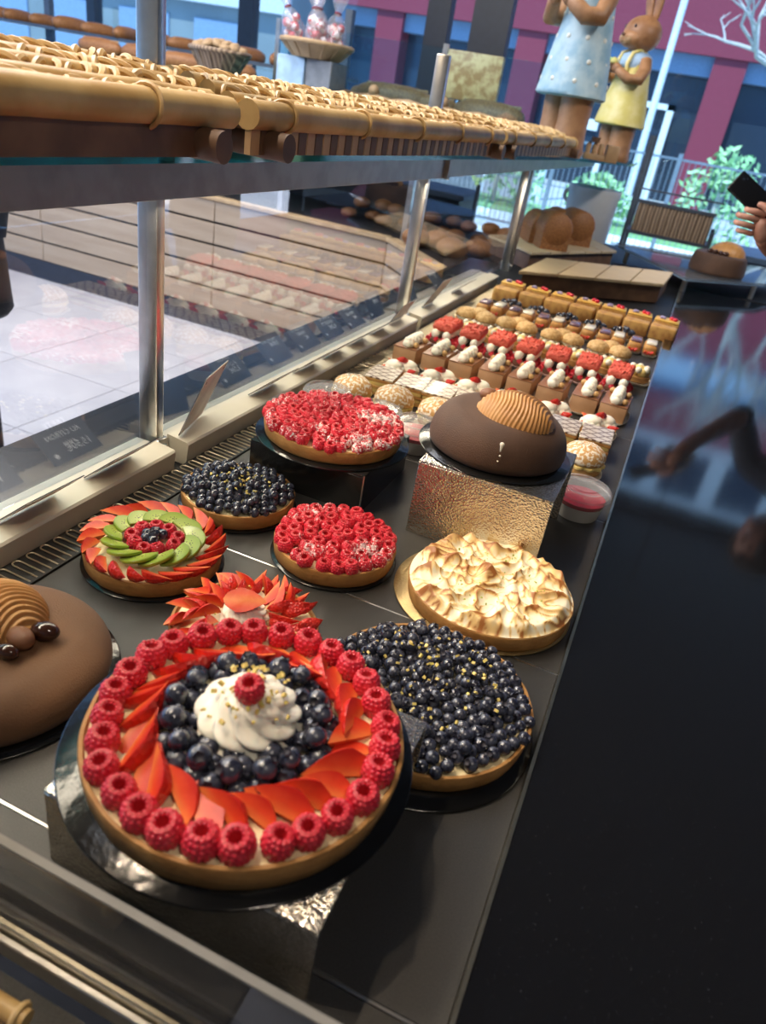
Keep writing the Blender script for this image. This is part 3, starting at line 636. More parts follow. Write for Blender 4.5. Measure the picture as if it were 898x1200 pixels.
for x, y_, z, me, s, rz in ((.043, .025, .0515, EGG, .0115, .3), (.033, .005, .0520, EGG2, .0125, -.2), (.035, -.013, .0495, EGG, .0095, .1), (.010, -.015, .0510, EGG, .0110, 1.2)):
    put(me, 'chocolate_egg', t, x, y_, z, (0, 0, rz), s)
board('oval black board under the dark chocolate cake on the tall riser', -.173, 1.022, .1183, .1155)
t = thing('chocolate_cake', 'dark chocolate velvet cake with ribbed caramel dome on the tall steel riser', 'cake', (-.172, 1.024, .1215))
link(dome_mesh('sponge', .103, .060, 'choc', .60), 'cake_body', t)
put(ribbed_mesh(.060, .040, 40, depth=.0009), 'caramel_dome', t, .018, -.008, .052, (0, 0, -.3))
put(EGG2, 'chocolate_egg', t, -.034, .030, .066, (0, 0, .3), .012)
b = MB(); b.ico((0, 0, 0), .0035, 2, 0, (1, .6, 1)); b.tube([(0, 0, 0), (0, -.0015, -.010)], [.0028, .001], 8); b.ico((.001, -.002, -.016), .0016, 2); b.ico((0, -.003, -.024), .0012, 2)
b.obj('white_drip', 'icewhite', t, (.0245, -.0975, .047), smooth=60)
# ------------------------------------------------------------------ plastic cups
def cup(x, y, label, first=[None]):
    if first[0] is None:
        t = thing('dessert_cup', label, 'dessert cup', (x, y, .0003), 0, None, 1.28)
        MB().lathe([(.026, .001), (.0275, .003), (.031, .020), (.0305, .020)], 40).obj('cream_layer', 'milkcream', t, smooth=50)
        MB().lathe([(.0308, .0203), (.0318, .026), (.031, .026)], 40).obj('coulis', 'redsauce', t, smooth=50)
        MB().lathe([(.0272, 0), (.0284, .003), (.0338, .034), (.0345, .0345)], 40, cap=False).obj('tub', 'plastic', t, smooth=50)
        MB().lathe([(.0352, .032), (.0368, .033), (.0372, .037), (.0352, .040), (.033, .0425), (.029, .043), (.0285, .041), (.020, .041), (.0195, .0425), (.001, .0425)], 48, cap=False).obj('lid', 'plastic', t, smooth=50)
        first[0] = t; return t
    t = dup(first[0], None, (x, y, 0)); t['label'] = label; return t
cup(-.034, 1.140, 'lidded plastic dessert cup with red coulis beside the worktop edge')
cup(-.545, 1.222, 'lidded plastic cup behind the left of the raspberry tart')
cup(-.432, 1.205, 'lidded plastic cup behind the raspberry tart, nearest the cream puffs')
cup(-.348, 1.195, 'lidded plastic cup between the raspberry tart and the chocolate cake')
# ------------------------------------------------------------------ petits fours grid
def paper_tray(t, a, b_, mat='papertray', tab=True, h=.006):
    n = 28; v = []; f = []
    for s_, z in ((.86, 0), (1.0, h), (.96, h), (.84, .001)):
        for i in range(n):
            q = 2*pi*i/n; x = a*s_*math.copysign(abs(cos(q))**.6, cos(q)); y_ = b_*s_*math.copysign(abs(sin(q))**.8, sin(q)); v.append((x, y_, z))
    for j in range(3):
        for i in range(n): k = (i+1) % n; f.append((j*n+i, j*n+k, (j+1)*n+k, (j+1)*n+i))
    f.append(tuple(range(n))[::-1]); f.append(tuple(3*n+i for i in range(n))); m = MB().add(v, f)
    if tab:
        pts = [(-.014, 0), (.014, 0), (.015, .016), (.010, .027), (0, .031), (-.010, .027), (-.015, .016)]
        m.prism(pts, -.0004, .0004, 0, TR(-a*.75, b_*-.35, .002, -.9, 0, 1.25))
    return m.obj('paper_tray', mat, t, smooth=40)
def jrow(proto, xs, y, label_of, group, jy=.004, jr=.08, sc=None):
    out = []
    for i, x in enumerate(xs):
        o = proto if i == 0 else dup(proto)
        if sc: o.scale = sc
        o.location = (x+random.uniform(-.003, .003), y+random.uniform(-jy, jy), .0003); o.rotation_euler = (0, 0, proto.get('rz', 0)+random.uniform(-jr, jr)); o['label'] = label_of(i, len(xs)); o['group'] = group; out.append(o)
    return out
ORD = ['first', 'second', 'third', 'fourth', 'fifth', 'sixth', 'seventh', 'eighth', 'ninth', 'tenth', 'eleventh', 'twelfth']
def lab(base): return lambda i, n: f'{base}, {ORD[i]} from the vent grille'
# A cream puffs
t = thing('cream_puff', '', 'cream puff'); paper_tray(t, .036, .036, tab=True)
MB().lathe([(.024, .003), (.031, .008), (.033, .016), (.030, .020)], 32).obj('choux_base', 'sablé', t, smooth=60)
def ruffle(R, z, n, h, lob=.15):
    b = MB(); v = []; f = []; N_ = 96; pr = [(R*.8, z), (R, z+h*.3), (R, z+h*.7), (R*.7, z+h)]
    for j, (r, zz) in enumerate(pr):
        for i in range(N_): a = 2*pi*i/N_; q = r*(1+lob*(abs(cos(n*a/2))-.5)); v.append((q*cos(a), q*sin(a), zz))
    for j in range(3):
        for i in range(N_): k = (i+1) % N_; f.append((j*N_+i, j*N_+k, (j+1)*N_+k, (j+1)*N_+i))
    f.append(tuple(3*N_+i for i in range(N_))); return b.add(v, f)
ruffle(.034, .017, 11, .011).obj('cream_filling', 'ycream', t, smooth=60)
b = MB(); v = []
b.lathe([(.030, .026), (.0345, .028), (.0350, .034), (.031, .044), (.024, .051), (.014, .055), (.001, .0565)], 36); b.v = [(x*(1+.05*noise.noise((x*60, y_*60, z*60))), y_*(1+.05*noise.noise((x*60, y_*60, z*60+9))), z) for x, y_, z in b.v]
b.obj('choux_lid', 'sugarchoux', t, smooth=60)
b = MB()
for i in range(60):
    a = random.uniform(0, 6.3); r = .027*math.sqrt(random.random()); b.box(-.0014, .0014, -.001, .001, -.0009, .0009, 0, TR(r*cos(a), r*sin(a), .0572-.014*(r/.027)**2.6, a, random.random(), random.random()))
o = b.obj('sugar_nibs', 'sugar', t, smooth=0); o['kind'] = 'stuff'
jrow(t, [-.530, -.440, -.352, -.265, -.055], 1.315, lab('cream puff with nibbed sugar and yellow cream'), 'sugared cream puffs in the front pastry row', sc=(1.15, 1.15, 1.05))
# B millefeuille
t = thing('millefeuille', '', 'pastry'); t['rz'] = .12
a, b_ = .029, .043
for k, z in enumerate((0.001, .015, .029)): MB().box(-a, a, -b_, b_, z, z+.006).obj('pastry_layer', 'puffgold', t, bevel=.001, seg=1)
for z in (.007, .021): MB().box(-a*.93, a*.93, -b_*.95, b_*.95, z, z+.008).obj('cream_layer', 'ycream', t, bevel=.002)
MB().box(-a, a, -b_, b_, .035, .0385).obj('icing', 'zebra', t, bevel=.001, seg=1)
jrow(t, [-.512, -.446, -.380, -.315, -.25, -.185, -.119, -.048], 1.435, lab('millefeuille slice with feathered white and brown icing'), 'iced millefeuille slices', jr=.12, sc=(1.08, 1.0, 1.05))
# C strawberry cream tartlets
t = thing('strawberry_tartlet', '', 'tartlet'); paper_tray(t, .035, .040, tab=False)
MB().lathe([(.024, .003), (.030, .005), (.032, .016), (.029, .016)], 32).obj('tartlet_shell', 'crust', t, smooth=50)
b = MB(); me = rosette(.021, .02, 9, 1.6, nu=60, nv=14)
me = ruffle(.019, 0, 9, .012, .2).ico((0, 0, .010), .0165, 3, 0, (1, 1, .55)).mesh('cream_swirl', 'cream', smooth=60)
put(me, 'cream_swirl', t, -.010, -.010, .014); put(me, 'cream_swirl', t, .010, .010, .014, (0, 0, 1), 1)
put(WED[0], 'strawberry_slice', t, .001, .0, .033, (1.2, .15, .75), .66)
put(WED[1], 'strawberry_slice', t, .026, -.010, .020, (1.5, -.5, -.5), .66); put(WED[1], 'strawberry_slice', t, -.026, .010, .020, (1.5, -.5, 2.5), .62); put(WED[0], 'strawberry_slice', t, -.02, -.022, .019, (1.5, -.3, 3.9), .6)
jrow(t, [-.512, -.424, -.337, -.25, -.158, -.058], 1.535, lab('strawberry tartlet with piped white cream'), 'strawberry and cream tartlets', sc=(1.25, 1.12, 1.35))
# D mousse blocks
t = thing('mousse_slice', '', 'pastry'); paper_tray(t, .034, .050, tab=True)
MB().box(-.026, .026, -.040, .040, .003, .036).obj('mousse_block', 'mousse', t, bevel=.0012)
MB().box(-.0262, .0262, -.0402, .0402, .0362, .0385).obj('chocolate_sheet', 'milk', t, bevel=.0006, seg=1)
b = MB()
for k in range(13):
    y_ = -.033+k*.0052; b.ico((.0035*math.sin(k*2.1), y_, .0455), .0095, 2, 0, (1.1, .62, .95)); b.ico((-.0035*math.sin(k*2.1), y_+.002, .0525), .0066, 2, 0, (1.1, .6, 1))
b.obj('piped_cream', 'cream', t, smooth=60)
for x, y_ in ((.017, -.024), (.018, .022), (-.016, .030)): MB().ico((x, y_, .044), .0065, 2).obj('hazelnut', 'nut', t)
jrow(t, [-.543, -.469, -.401, -.330, -.258, -.185, -.109, -.040], 1.68, lab('caramel mousse slice with piped cream and hazelnuts'), 'caramel mousse slices', jr=.05, sc=(1.13, 1.25, 1.12))
# E red eclairs
t = thing('red_eclair', '', 'eclair'); paper_tray(t, .032, .062, 'pinktray', tab=True)
b = MB().box(-.022, .022, -.046, .046, .003, .014); b.obj('biscuit_base', 'biscuit', t, bevel=.004)
b = MB()
for k in range(8):
    for s_ in (-1, 1): b.ico((s_*.013, -.036+k*.0103, .022), .0095, 2)
b.obj('cream_ruffle', 'cream', t, smooth=60)
b = MB()
for k, (x, y_) in enumerate(((-.024, -.034), (-.024, -.018), (.024, -.03), (.024, -.006), (-.024, .006), (.024, .018), (-.010, -.044), (.010, -.046))): put(RASP, 'raspberry', t, x, y_, .008, (random.uniform(-1, 1), random.uniform(-1, 1), 0), .62)
b = MB().box(-.0245, .0245, -.034, .050, .027, .043); me = b.mesh('red_crumble_top', 'redcrumb', bevel=.0075, seg=4, smooth=80); link(me, 'red_crumble_top', t)
b = MB()
for k in range(90): b.ico((random.uniform(-.0215, .0215), random.uniform(-.031, .047), random.uniform(.0405, .0435)), random.uniform(.002, .0042), 1)
b.obj('crumble_grains', 'redcrumb', t, smooth=60)['kind'] = 'stuff'
jrow(t, [-.525, -.450, -.374, -.298, -.219, -.139, -.060], 1.905, lab('red crumble-topped eclair with raspberries and cream'), 'red crumble eclairs', jr=.06, sc=(1.22, 1.12, 1.35))
# E2 pale cream tartlets behind
t = thing('cream_tartlet', '', 'tartlet'); paper_tray(t, .032, .040, tab=False)
MB().lathe([(.022, .003), (.027, .006), (.028, .016), (.026, .017)], 28).obj('tartlet_shell', 'crust', t, smooth=50)
b = MB()
for i in range(7): q = 2*pi*i/6; b.ico(((.016 if i < 6 else 0)*cos(q), (.016 if i < 6 else 0)*sin(q), .024+(.004 if i == 6 else 0)), .010, 2)
b.obj('cream_dots', 'ycream', t, smooth=60); b = MB()
for i in range(7): q = 2*pi*i/6+.5; b.ico(((.018 if i < 6 else 0)*cos(q), (.02 if i < 6 else 0)*sin(q), .030), .007, 2)
b.obj('white_dots', 'cream', t, smooth=60)
jrow(t, [-.492, -.418, -.340, -.262, -.180, -.098, -.022], 2.015, lab('small tartlet with dots of pale cream'), 'pale cream tartlets', sc=(1.2, 1.1, 1.25))
# F crackled choux
t = thing('choux_ring', '', 'choux pastry'); paper_tray(t, .050, .045, tab=False)
b = MB()
for x, y_ in ((-.026, 0), (.026, 0), (0, .022)):
    MB().lathe([(.012, .003), (.024, .006), (.026, .014)], 24).obj('choux_base', 'sablé', t, (x, y_, 0), smooth=60)
    ruffle(.022, .013, 9, .008).obj('cream_filling', 'cream', t, (x, y_, 0), smooth=60)
    q = MB().ico((0, 0, 0), .027, 3, 0, (1, 1, .62)); q.v = [(p[0]*(1+.08*noise.noise((p[0]*90, p[1]*90, p[2]*90))), p[1], max(p[2], -.003)) for p in q.v]
    q.obj('crackled_top', 'crackle', t, (x, y_, .024), smooth=70)
jrow(t, [-.508, -.388, -.250, -.115], 2.150, lab('ring of crackled choux buns filled with cream'), 'crackled choux rings', jr=.1, sc=(1.2, 1.3, 1.3))
# G mini eclairs
def mini(col):
    t = thing('mini_eclair', '', 'eclair'); paper_tray(t, .022, .050, tab=False)
    MB().box(-.018, .018, -.036, .036, .003, .024).obj('eclair_body', 'puffgold', t, bevel=.007, seg=3, smooth=80)
    MB().box(-.014, .014, -.026, .026, .0235, .030).obj('icing', col, t, bevel=.003, seg=2, smooth=80)
    for x, y_ in ((-.008, -.046), (.008, -.044), (0, -.050)): put(WED[1], 'strawberry_slice', t, x, y_, .010, (1.2, -.6, -1.4+x*30), .55)
    return t
ta = mini('icepurple'); tb = mini('icewhite'); xs = [-.540, -.492, -.443, -.395, -.347, -.300, -.249, -.202, -.153, -.107, -.057, -.010]
jrow(ta, xs[0::2], 2.36, lambda i, n: f'mini eclair with mauve icing, {ORD[i]} mauve one from the vent grille', 'mauve iced mini eclairs', jr=.05, sc=(1.15, 1.15, 1.3))
jrow(tb, xs[1::2], 2.36, lambda i, n: f'mini eclair with white icing, {ORD[i]} white one from the vent grille', 'white iced mini eclairs', jr=.05, sc=(1.15, 1.15, 1.3))
# H blueberry tartlets
t = thing('blueberry_tartlet', '', 'tartlet'); paper_tray(t, .040, .032, tab=False)
MB().lathe([(.024, .003), (.030, .005), (.032, .014), (.029, .014)], 28).obj('tartlet_shell', 'crust', t, smooth=50)
for i in range(12):
    q = 2*pi*i/9; r = .020 if i < 9 else .007; put(BLUE, 'blueberry', t, r*cos(q)*1.3, r*sin(q), .019+(.006 if i >= 9 else 0), (random.uniform(-1, 1), random.uniform(-1, 1), 0), .95)
jrow(t, [-.480, -.385, -.290, -.200, -.110], 2.475, lab('blueberry tartlet behind the mini eclairs'), 'blueberry tartlets', sc=(1.15, 1.15, 1.2))
# I puff pastry slices, two deep
t = thing('puff_slice', '', 'pastry slice'); 
MB().box(-.042, .042, -.024, .024, .001, .046).obj('puff_block', 'puffgold', t, bevel=.006, seg=3, smooth=80)
MB().box(-.040, .040, .0235, .040, .001, .043).obj('pastry_layer', 'puff', t, bevel=.003)
jrow(t, [-.530+.0895*k for k in range(7)], 2.585, lab('golden puff pastry slice in the last row'), 'golden puff pastry slices', jr=.04)
t = thing('fig_slice', '', 'pastry slice')
MB().box(-.042, .042, -.03, .03, .001, .046).obj('pastry_base', 'puffgold', t, bevel=.004)
MB().box(-.040, .040, -.028, .028, .0462, .054).obj('custard_top', 'quiche', t, bevel=.003)
for x, y_ in ((-.02, -.012), (-.012, -.01), (-.018, -.004)): MB().ico((x, y_, .058), .007, 2, 0, (1, 1, .7)).obj('purple_flower', 'purple', t)
for x, y_ in ((.012, .006), (.024, -.004)): MB().ico((x, y_, .058), .009, 2, 0, (1, 1, .7)).obj('red_fruit', 'rasp', t)
jrow(t, [-.525+.0895*k for k in range(7)], 2.665, lab('custard slice with purple flowers, at the very back'), 'flower-topped pastry slices')
# ------------------------------------------------------------------ price tags
def text_obj(body, size, parent, X, name='lettering', mat='chalk', align='CENTER'):
    c = bpy.data.curves.new(name, 'FONT'); c.body = body; c.size = size; c.align_x = align; c.extrude = .0001; c.resolution_u = 2
    o = bpy.data.objects.new(name, c); me = bpy.data.meshes.new_from_object(o); bpy.data.objects.remove(o); me.materials.clear(); me.materials.append(mt[mat])
    q = link(me, name, parent); q.matrix_local = X; return q
def price_tag(y, lines, label, tilt=50, w_=.094, h=.070, x=-.660, rz=0, back=False):
    t = thing('price_tag', label, 'price tag', (x, y, .0358)); a = rad(tilt)
    Xm = Matrix(((0, sin(a), -cos(a), 0), (-1, 0, 0, 0), (0, cos(a), sin(a), 0), (0, 0, 0, 1)))
    if rz: Xm = Matrix.Rotation(rz, 4, 'Z') @ Xm
    o = MB().box(-w_/2, w_/2, 0, h, -.0006, .0006).obj('card', 'navy', t); o.matrix_local = Xm
    o = MB().box(-w_/2, w_/2, 0, h, -.0011, -.0007).obj('card_back', 'tagback', t); o.matrix_local = Xm
    yy = h-.017
    for k, (s, sz) in enumerate(lines):
        text_obj(s, sz, t, Xm @ Matrix.Translation((0 if k < len(lines)-1 else -.012, yy, .0009))); yy -= sz*1.12+.001
    MB().prism([(.004*cos(i*pi/4)+w_*.36, .004*sin(i*pi/4)+.012) for i in range(8)], .0007, .0009).obj('round_mark', 'chalk', t).matrix_local = Xm
    if back:
        for s_ in (-1, 1):
            MB().lathe([(.0022, -.0014), (.0022, -.0011)], 12).obj('pin_hole', 'blackmat', t).matrix_local = Xm @ Matrix.Translation((s_*w_*.4, h-.012, 0))
    return t
price_tag(.598, [('TARTE', .014), ('MULTIFRUITS', .012), ('4 PERS.', .008), ('16€', .017)], 'dark price card for the mixed fruit tart, nearest on the ledge')
price_tag(.748, [('TARTE', .014), ('AU CITRON', .012), ('4 PERS.', .008), ('15,50€', .017)], 'dark price card for the lemon tart, left of the near post')
price_tag(.945, [('TARTE', .014), ('FRAMBOISE', .012), ('4 PERS.', .008), ('16€', .016)], 'upright price card with pale back and two holes, right of the near post', 22, .10, .112, back=True, rz=.25)
L3 = [[('CHOU', .013), ('À LA CRÈME', .011), ('3,50€', .015)], [('MILLEFEUILLE', .010), ('3,80€', .015)], [('TARTELETTE', .011), ('FRAISE', .012), ('4€', .015)], [('CARAMEL', .012), ('NOISETTE', .012), ('4,20€', .015)], [('ÉCLAIR', .013), ('ROUGE', .012), ('4€', .015)], [('RELIGIEUSE', .011), ('3,90€', .015)], [('PARIS BREST', .010), ('4€', .015)], [('MIGNARDISE', .011), ('2€', .015)]]
DESC = ['just beyond the upright card', 'beside the raspberry tart', 'level with the cream puffs', 'level with the millefeuilles', 'level with the strawberry tartlets', 'near the middle post', 'just past the middle post', 'farthest on the ledge']
for k, y in enumerate((1.17, 1.34, 1.47, 1.60, 1.73, 1.86, 2.12, 2.40)):
    price_tag(y, L3[k], f'slanted dark price card {DESC[k]}', 50 if k not in (6, 5) else 30, h=.066 if k != 6 else .1)
# ------------------------------------------------------------------ rattan trays on the shelf
def rattan(y0, y1, label, seed):
    rnd = random.Random(seed); t = thing('rattan_tray', label, 'tray', (-.56, y0, .4525)); Ln = y1-y0
    def wob(y_, a): return a*noise.noise((y_*4, seed, a*900))
    xs = [0, -.030, -.060, -.090, -.118]; zs = [.058, .072, .080, .086, .090]
    MB().tube([(wob(k*.05, .002), k*Ln/12, .052+wob(k*.3, .002)) for k in range(13)], .0180, 14).obj('edge_pole', 'bamboo', t, smooth=60)
    for x, z in zip(xs[1:], zs[1:]):
        MB().tube([(x+wob(k*.06+x*9, .003), k*Ln/12, z-.010+wob(k*.5+x*20, .003)) for k in range(13)], .0125, 10).obj('cane', 'bamboo', t, smooth=60)
    ring = MB().tube([(.0150*cos(q), .004*sin(q), .0075*sin(q)) for q in [2*pi*i/12 for i in range(12)]], .0034, 6, closed=True).mesh('lashing', 'cane')
    ring2 = MB().tube([(.0145*cos(q), -.005*cos(q), .0070*sin(q)) for q in [2*pi*i/12 for i in range(12)]], .0036, 6, closed=True).mesh('lashing', 'cane')
    for x, z in zip([-.015, -.045, -.075, -.104], [.0665, .077, .084, .090]):
        y_ = rnd.uniform(0, .02)
        while y_ < Ln-.005:
            link(rnd.choice((ring, ring2)), 'lashing', t, (x, y_, z-.006), (rnd.uniform(-.2, .2), .25, rnd.choice((-.75, -.6, .7))+rnd.uniform(-.2, .2)), rnd.uniform(.85, 1.1)); y_ += .0195
    wrap = MB().tube([(.0200*cos(q), .0015*sin(2*q), .0200*sin(q)) for q in [2*pi*i/20 for i in range(20)]], .0026, 6, closed=True).mesh('pole_wrap', 'cane')
    k = .09
    while k < Ln: link(wrap, 'pole_wrap', t, (0, k, .052), (0, 0, rnd.uniform(-.15, .15)), 1.02); k += .26
    # striped side: sun through the weave put in as pale and dark blocks
    k = 0; i = 0; bm1 = {}
    if seed == 1: MB().box(-.003, .006, .0015, Ln, .004, .036).obj('side_board', 'wooddk', t, smooth=0); k = Ln
    while k < Ln-.03:
        MB().box(-.003, .006, .0015, .0235, .006, .036).obj('sun_stripe_block', 'wooddk' if i % 2 else 'woodlt', t, (.0, k, 0), smooth=0); k += .026; i += 1
    for y_ in (.05, Ln-.06):
        MB().tube([(.036, y_, .0185), (-.125, y_, .0185)], .0178, 16).obj('runner', 'wooddk', t, smooth=40)
    MB().box(-.125, -.0035, .01, Ln-.01, .034, .040).obj('under_board', 'wooddk', t)
    return t
rattan(.10, .862, 'nearest woven bamboo tray on the glass shelf', 1)
rattan(.905, 2.17, 'middle woven bamboo tray on the glass shelf', 2)
rattan(2.2, 3.38, 'farthest woven bamboo tray, ending beside the blue-dressed rabbit', 3)
# piece of a basket in the bottom left corner
t = thing('bamboo_tray', 'corner of a bamboo tray at the bottom left edge of the picture', 'tray', (-.30, .10, -.0445))
MB().tube([(-.14, .072, .046), (.0, .073, .045), (.066, .074, .045)], .0065, 12).obj('edge_pole', 'bamboo', t, smooth=60)
MB().tube([(.060+.0, .074+.0078*cos(q), .045+.0078*sin(q)) for q in [2*pi*i/16 for i in range(16)]], .002, 6, closed=True).obj('pole_wrap', 'cane', t)
MB().box(-.14, .058, .0, .070, 0, .036).obj('tray_body', 'woodlt', t, bevel=.002)
# ------------------------------------------------------------------ slatted bread counter across the shop
sc_ = thing('slatted_counter', 'oak slatted bread counter across the tiled floor behind the glass', 'counter', (-4, 4.0, FZ))
def slatrun(x0, y0, x1, y1, cut):
    Ln = math.hypot(x1-x0, y1-y0); a = math.atan2(y1-y0, x1-x0)
    for k in range(5):
        z1 = -.135-.13*k; p = 0; q = cut
        while p < Ln:
            e_ = min(Ln, p+q); q = 1.35
            MB().box(p+.002, e_-.002, 0, .022, z1-.116, z1).obj('slat', 'slat', sc_, (x0+4, y0-4.0, -FZ), (0, 0, a), bevel=.003, seg=1); p = e_
    MB().box(0, Ln, -.012, .06, -.134, -.112).obj('top_edge', 'slattop', sc_, (x0+4, y0-4.0, -FZ), (0, 0, a), bevel=.003, seg=1)
    MB().box(0, Ln, .02, .04, FZ, -.12).obj('backing', 'blackmat', sc_, (x0+4, y0-4.0, -FZ), (0, 0, a))
    MB().box(0, Ln, .0, .02, FZ, -.775).obj('plinth', 'navyband', sc_, (x0+4, y0-4.0, -FZ), (0, 0, a))
slatrun(-7.6, 3.98, -1.53, 3.98, .9); slatrun(-1.53, 3.98, -.93, 3.36, .45)
MB().prism([(-3.6, .04), (2.48, .04), (2.98, -.52), (3.2, -.3), (3.2, 1.0), (-3.6, 1.0)], .765, .785).obj('counter_top', 'blackmat', sc_)
# glass-topped bread cabinet on it
cb = thing('bread_cabinet', 'dark glass-topped bread cabinet standing on the slatted counter', 'cabinet', (-3, 4.55, -.115))
MB().box(-3.2, 1.7, .25, .30, 0, .60).obj('back_panel', 'blackmat', cb)
MB().box(-3.2, 1.55, -.62, .25, .60, .612).obj('glass_top', 'teal', cb)
for x in (-3.2, -1.6, -.2, .75, 1.53): MB().box(x, x+.03, -.54, -.51, 0, .60).obj('post', 'post', cb)
MB().box(-3.2, 1.5, -.28, .25, .30, .31).obj('mid_shelf', 'glass', cb)
def loaf_mesh(kind):
    b = MB()
    if kind == 'round': b.ico((0, 0, .5), 1, 3, 0, (1, 1, .62)); b.v = [(x*(1+.05*noise.noise((x*3, y, z*3))), y*(1+.05*noise.noise((x, y*3, z*3+4))), max(z, .05)) for x, y, z in b.v]; return b.mesh('loaf', 'bread')
    if kind == 'long':
        b.tube([(x, 0, .42) for x in (-2.2, -2.0, -1.4, -.7, 0, .7, 1.4, 2.0, 2.2)], [.1, .45, .68, .74, .75, .74, .68, .45, .1], 14); 
        for k in range(5): b.tube([(-1.5+k*.7, -.3, .98), (-1.1+k*.7, .3, 1.02)], .10, 6, 1)
        return b.mesh('loaf', ['bread', 'flourbread'], smooth=60)
    if kind == 'tin':
        b.box(-.9, .9, -1.2, 1.2, 0, 1.2); b.tube([(0, y_, 1.2) for y_ in (-1.25, -1.1, 0, 1.1, 1.25)], [.85, .98, 1.0, .98, .85], 16)
        return b.mesh('loaf', 'bread', bevel=0, smooth=50)
LR, LL, LT = loaf_mesh('round'), loaf_mesh('long'), loaf_mesh('tin')
LORD = ['first', 'second', 'third', 'fourth', 'fifth', 'sixth', 'seventh', 'eighth', 'ninth', 'tenth', 'eleventh', 'twelfth', 'thirteenth', 'fourteenth']
def breads(me, pts, s, label, group, rz=.3, names='bread_roll'):
    for i, (x, y_, z) in enumerate(pts):
        o = link(me, names, None, (x, y_, z), (0, 0, rz+random.uniform(-.4, .4)), s*random.uniform(.9, 1.08)); tag(o, label+f', {LORD[i]} from the left', 'bread', group)
breads(LR, [(-1.95+.115*k, 4.36+.1*(k % 2), -.113) for k in range(10)], .055, 'small roll in the row behind the middle post', 'round rolls behind the middle post')
breads(LR, [(-1.90+.115*k, 4.42+.07*(k % 2), -.050) for k in range(9)], .053, 'small roll heaped on others behind the middle post', 'heaped rolls behind the middle post')
breads(LL, [(-3.9+.33*k, 4.48, .512) for k in range(8) if k not in (4,5)], .072, 'brown loaf on the cabinet top behind the nearest tray', 'brown loaves on the cabinet top', .2, 'bread_loaf')
breads(LR, [(-5.9+.22*k, 4.5, .20) for k in range(14)], .085, 'round loaf inside the left of the bread cabinet', 'round loaves inside the bread cabinet', .2, 'bread_loaf')
breads(LL, [(-1.80, 4.45, .50), (-1.22, 4.40, .50)], .105, 'large loaf on the cabinet top near the blue rabbit', 'large loaves near the rabbit', .1, 'bread_loaf')
# upper tier with white baguettes
ut = thing('bread_shelf', 'high back shelf of pale breads at the top left', 'shelf', (-5, 5.05, FZ))
MB().box(-2.5, 2.6, -.12, .2, 1.50, 1.52).obj('shelf_board', 'rack', ut)
for x in (-2.45, 0, 2.5): MB().box(x, x+.05, .1, .15, 0, 1.9).obj('upright', 'rack', ut)
breads(LL, [(-5.9+.25*k, 5.05, .621) for k in range(13)], .066, 'pale bread on the high back shelf at top left', 'pale breads on the high back shelf', 1.4, 'bread_loaf')
# baskets on the cabinet
def basket(name, label, x, y, z, r0, r1, h, mat='wicker'):
    t = thing(name, label, 'basket', (x, y, z))
    MB().lathe([(r0, 0), (r0*1.0, .002), (r1, h), (r1*.95, h), (r0*.93, .012), (.001, .010)], 36, cap=False).obj('basket_body', mat, t, smooth=50)
    MB().tube([(r1*.98*cos(q), r1*.98*sin(q), h) for q in [2*pi*i/30 for i in range(30)]], .012, 8, closed=True).obj('rim', mat, t)
    for k in range(14): q = 2*pi*k/14; MB().tube([(r0*1.01*cos(q), r0*1.01*sin(q), .005), (r1*1.01*cos(q), r1*1.01*sin(q), h)], .006, 6).obj('stake', mat, t)
    return t
basket('biscuit_basket', 'small wicker basket of round biscuits on the cabinet beyond the near post', -2.70, 4.05, .4975, .085, .165, .13)
bis = MB().ico((0, 0, 0), 1, 2, 0, (1, 1, .6)).mesh('biscuit', 'clay')
for k in range(22):
    a = k*2.4; r = .028*math.sqrt(k); o = link(bis, 'biscuit', None, (-2.70+r*cos(a), 4.05+r*sin(a), .637+.03*(1-k/22)), (random.uniform(-.4, .4), random.uniform(-.4, .4), 0), .032); tag(o, 'round brown biscuit heaped in the small wicker basket', 'biscuit', 'biscuits in the wicker basket')
st = thing('basket_stand', 'pale blue box stand under the basket of wrapped sweets', 'stand', (-2.12, 4.05, .4975))
MB().box(-.165, .0, -.10, .10, 0, .165).obj('box_panel', 'candycup', st, bevel=.004, seg=1); MB().box(.002, .15, -.09, .10, 0, .165).obj('box_panel', 'greymetal', st, bevel=.004, seg=1)
basket('sweets_basket', 'wicker basket of cellophane bags of sweets above the shelf', -2.11, 4.05, .663, .12, .19, .07, 'clay')
for k, (dx, dy, rx, ry) in enumerate(((-.10, -.02, .1, -.35), (0, 0, -.05, .0), (.09, .0, .05, .28), (-.04, .07, -.2, -.1), (.05, -.07, .2, .12))):
    t = thing('sweets_bag', ['clear bag of red and white sweets leaning left in the basket', 'clear bag of sweets standing tallest in the middle of the basket', 'clear bag of sweets leaning right in the basket', 'clear bag of sweets at the back of the basket', 'clear bag of sweets at the front of the basket'][k], 'sweets bag', (-2.11+dx, 4.05+dy, .69)); t.rotation_euler = (rx, ry, k); t.scale = (1.15, 1.15, 1.2)
    MB().lathe([(.02, 0), (.052, .02), (.055, .08), (.035, .14), (.012, .165), (.028, .20), (.040, .235+.03*(k == 1))], 14, cap=False).obj('wrapper', 'bag', t)
    for j in range(9): q = 2.4*j; MB().ico((.026*cos(q), .026*sin(q), .03+.011*j), .019, 2).obj('sweet', 'candyred', t)
    MB().tube([(.0135*cos(q), .0135*sin(q), .165) for q in [2*pi*i/10 for i in range(10)]], .004, 6, closed=True).obj('tie', 'redwall', t)
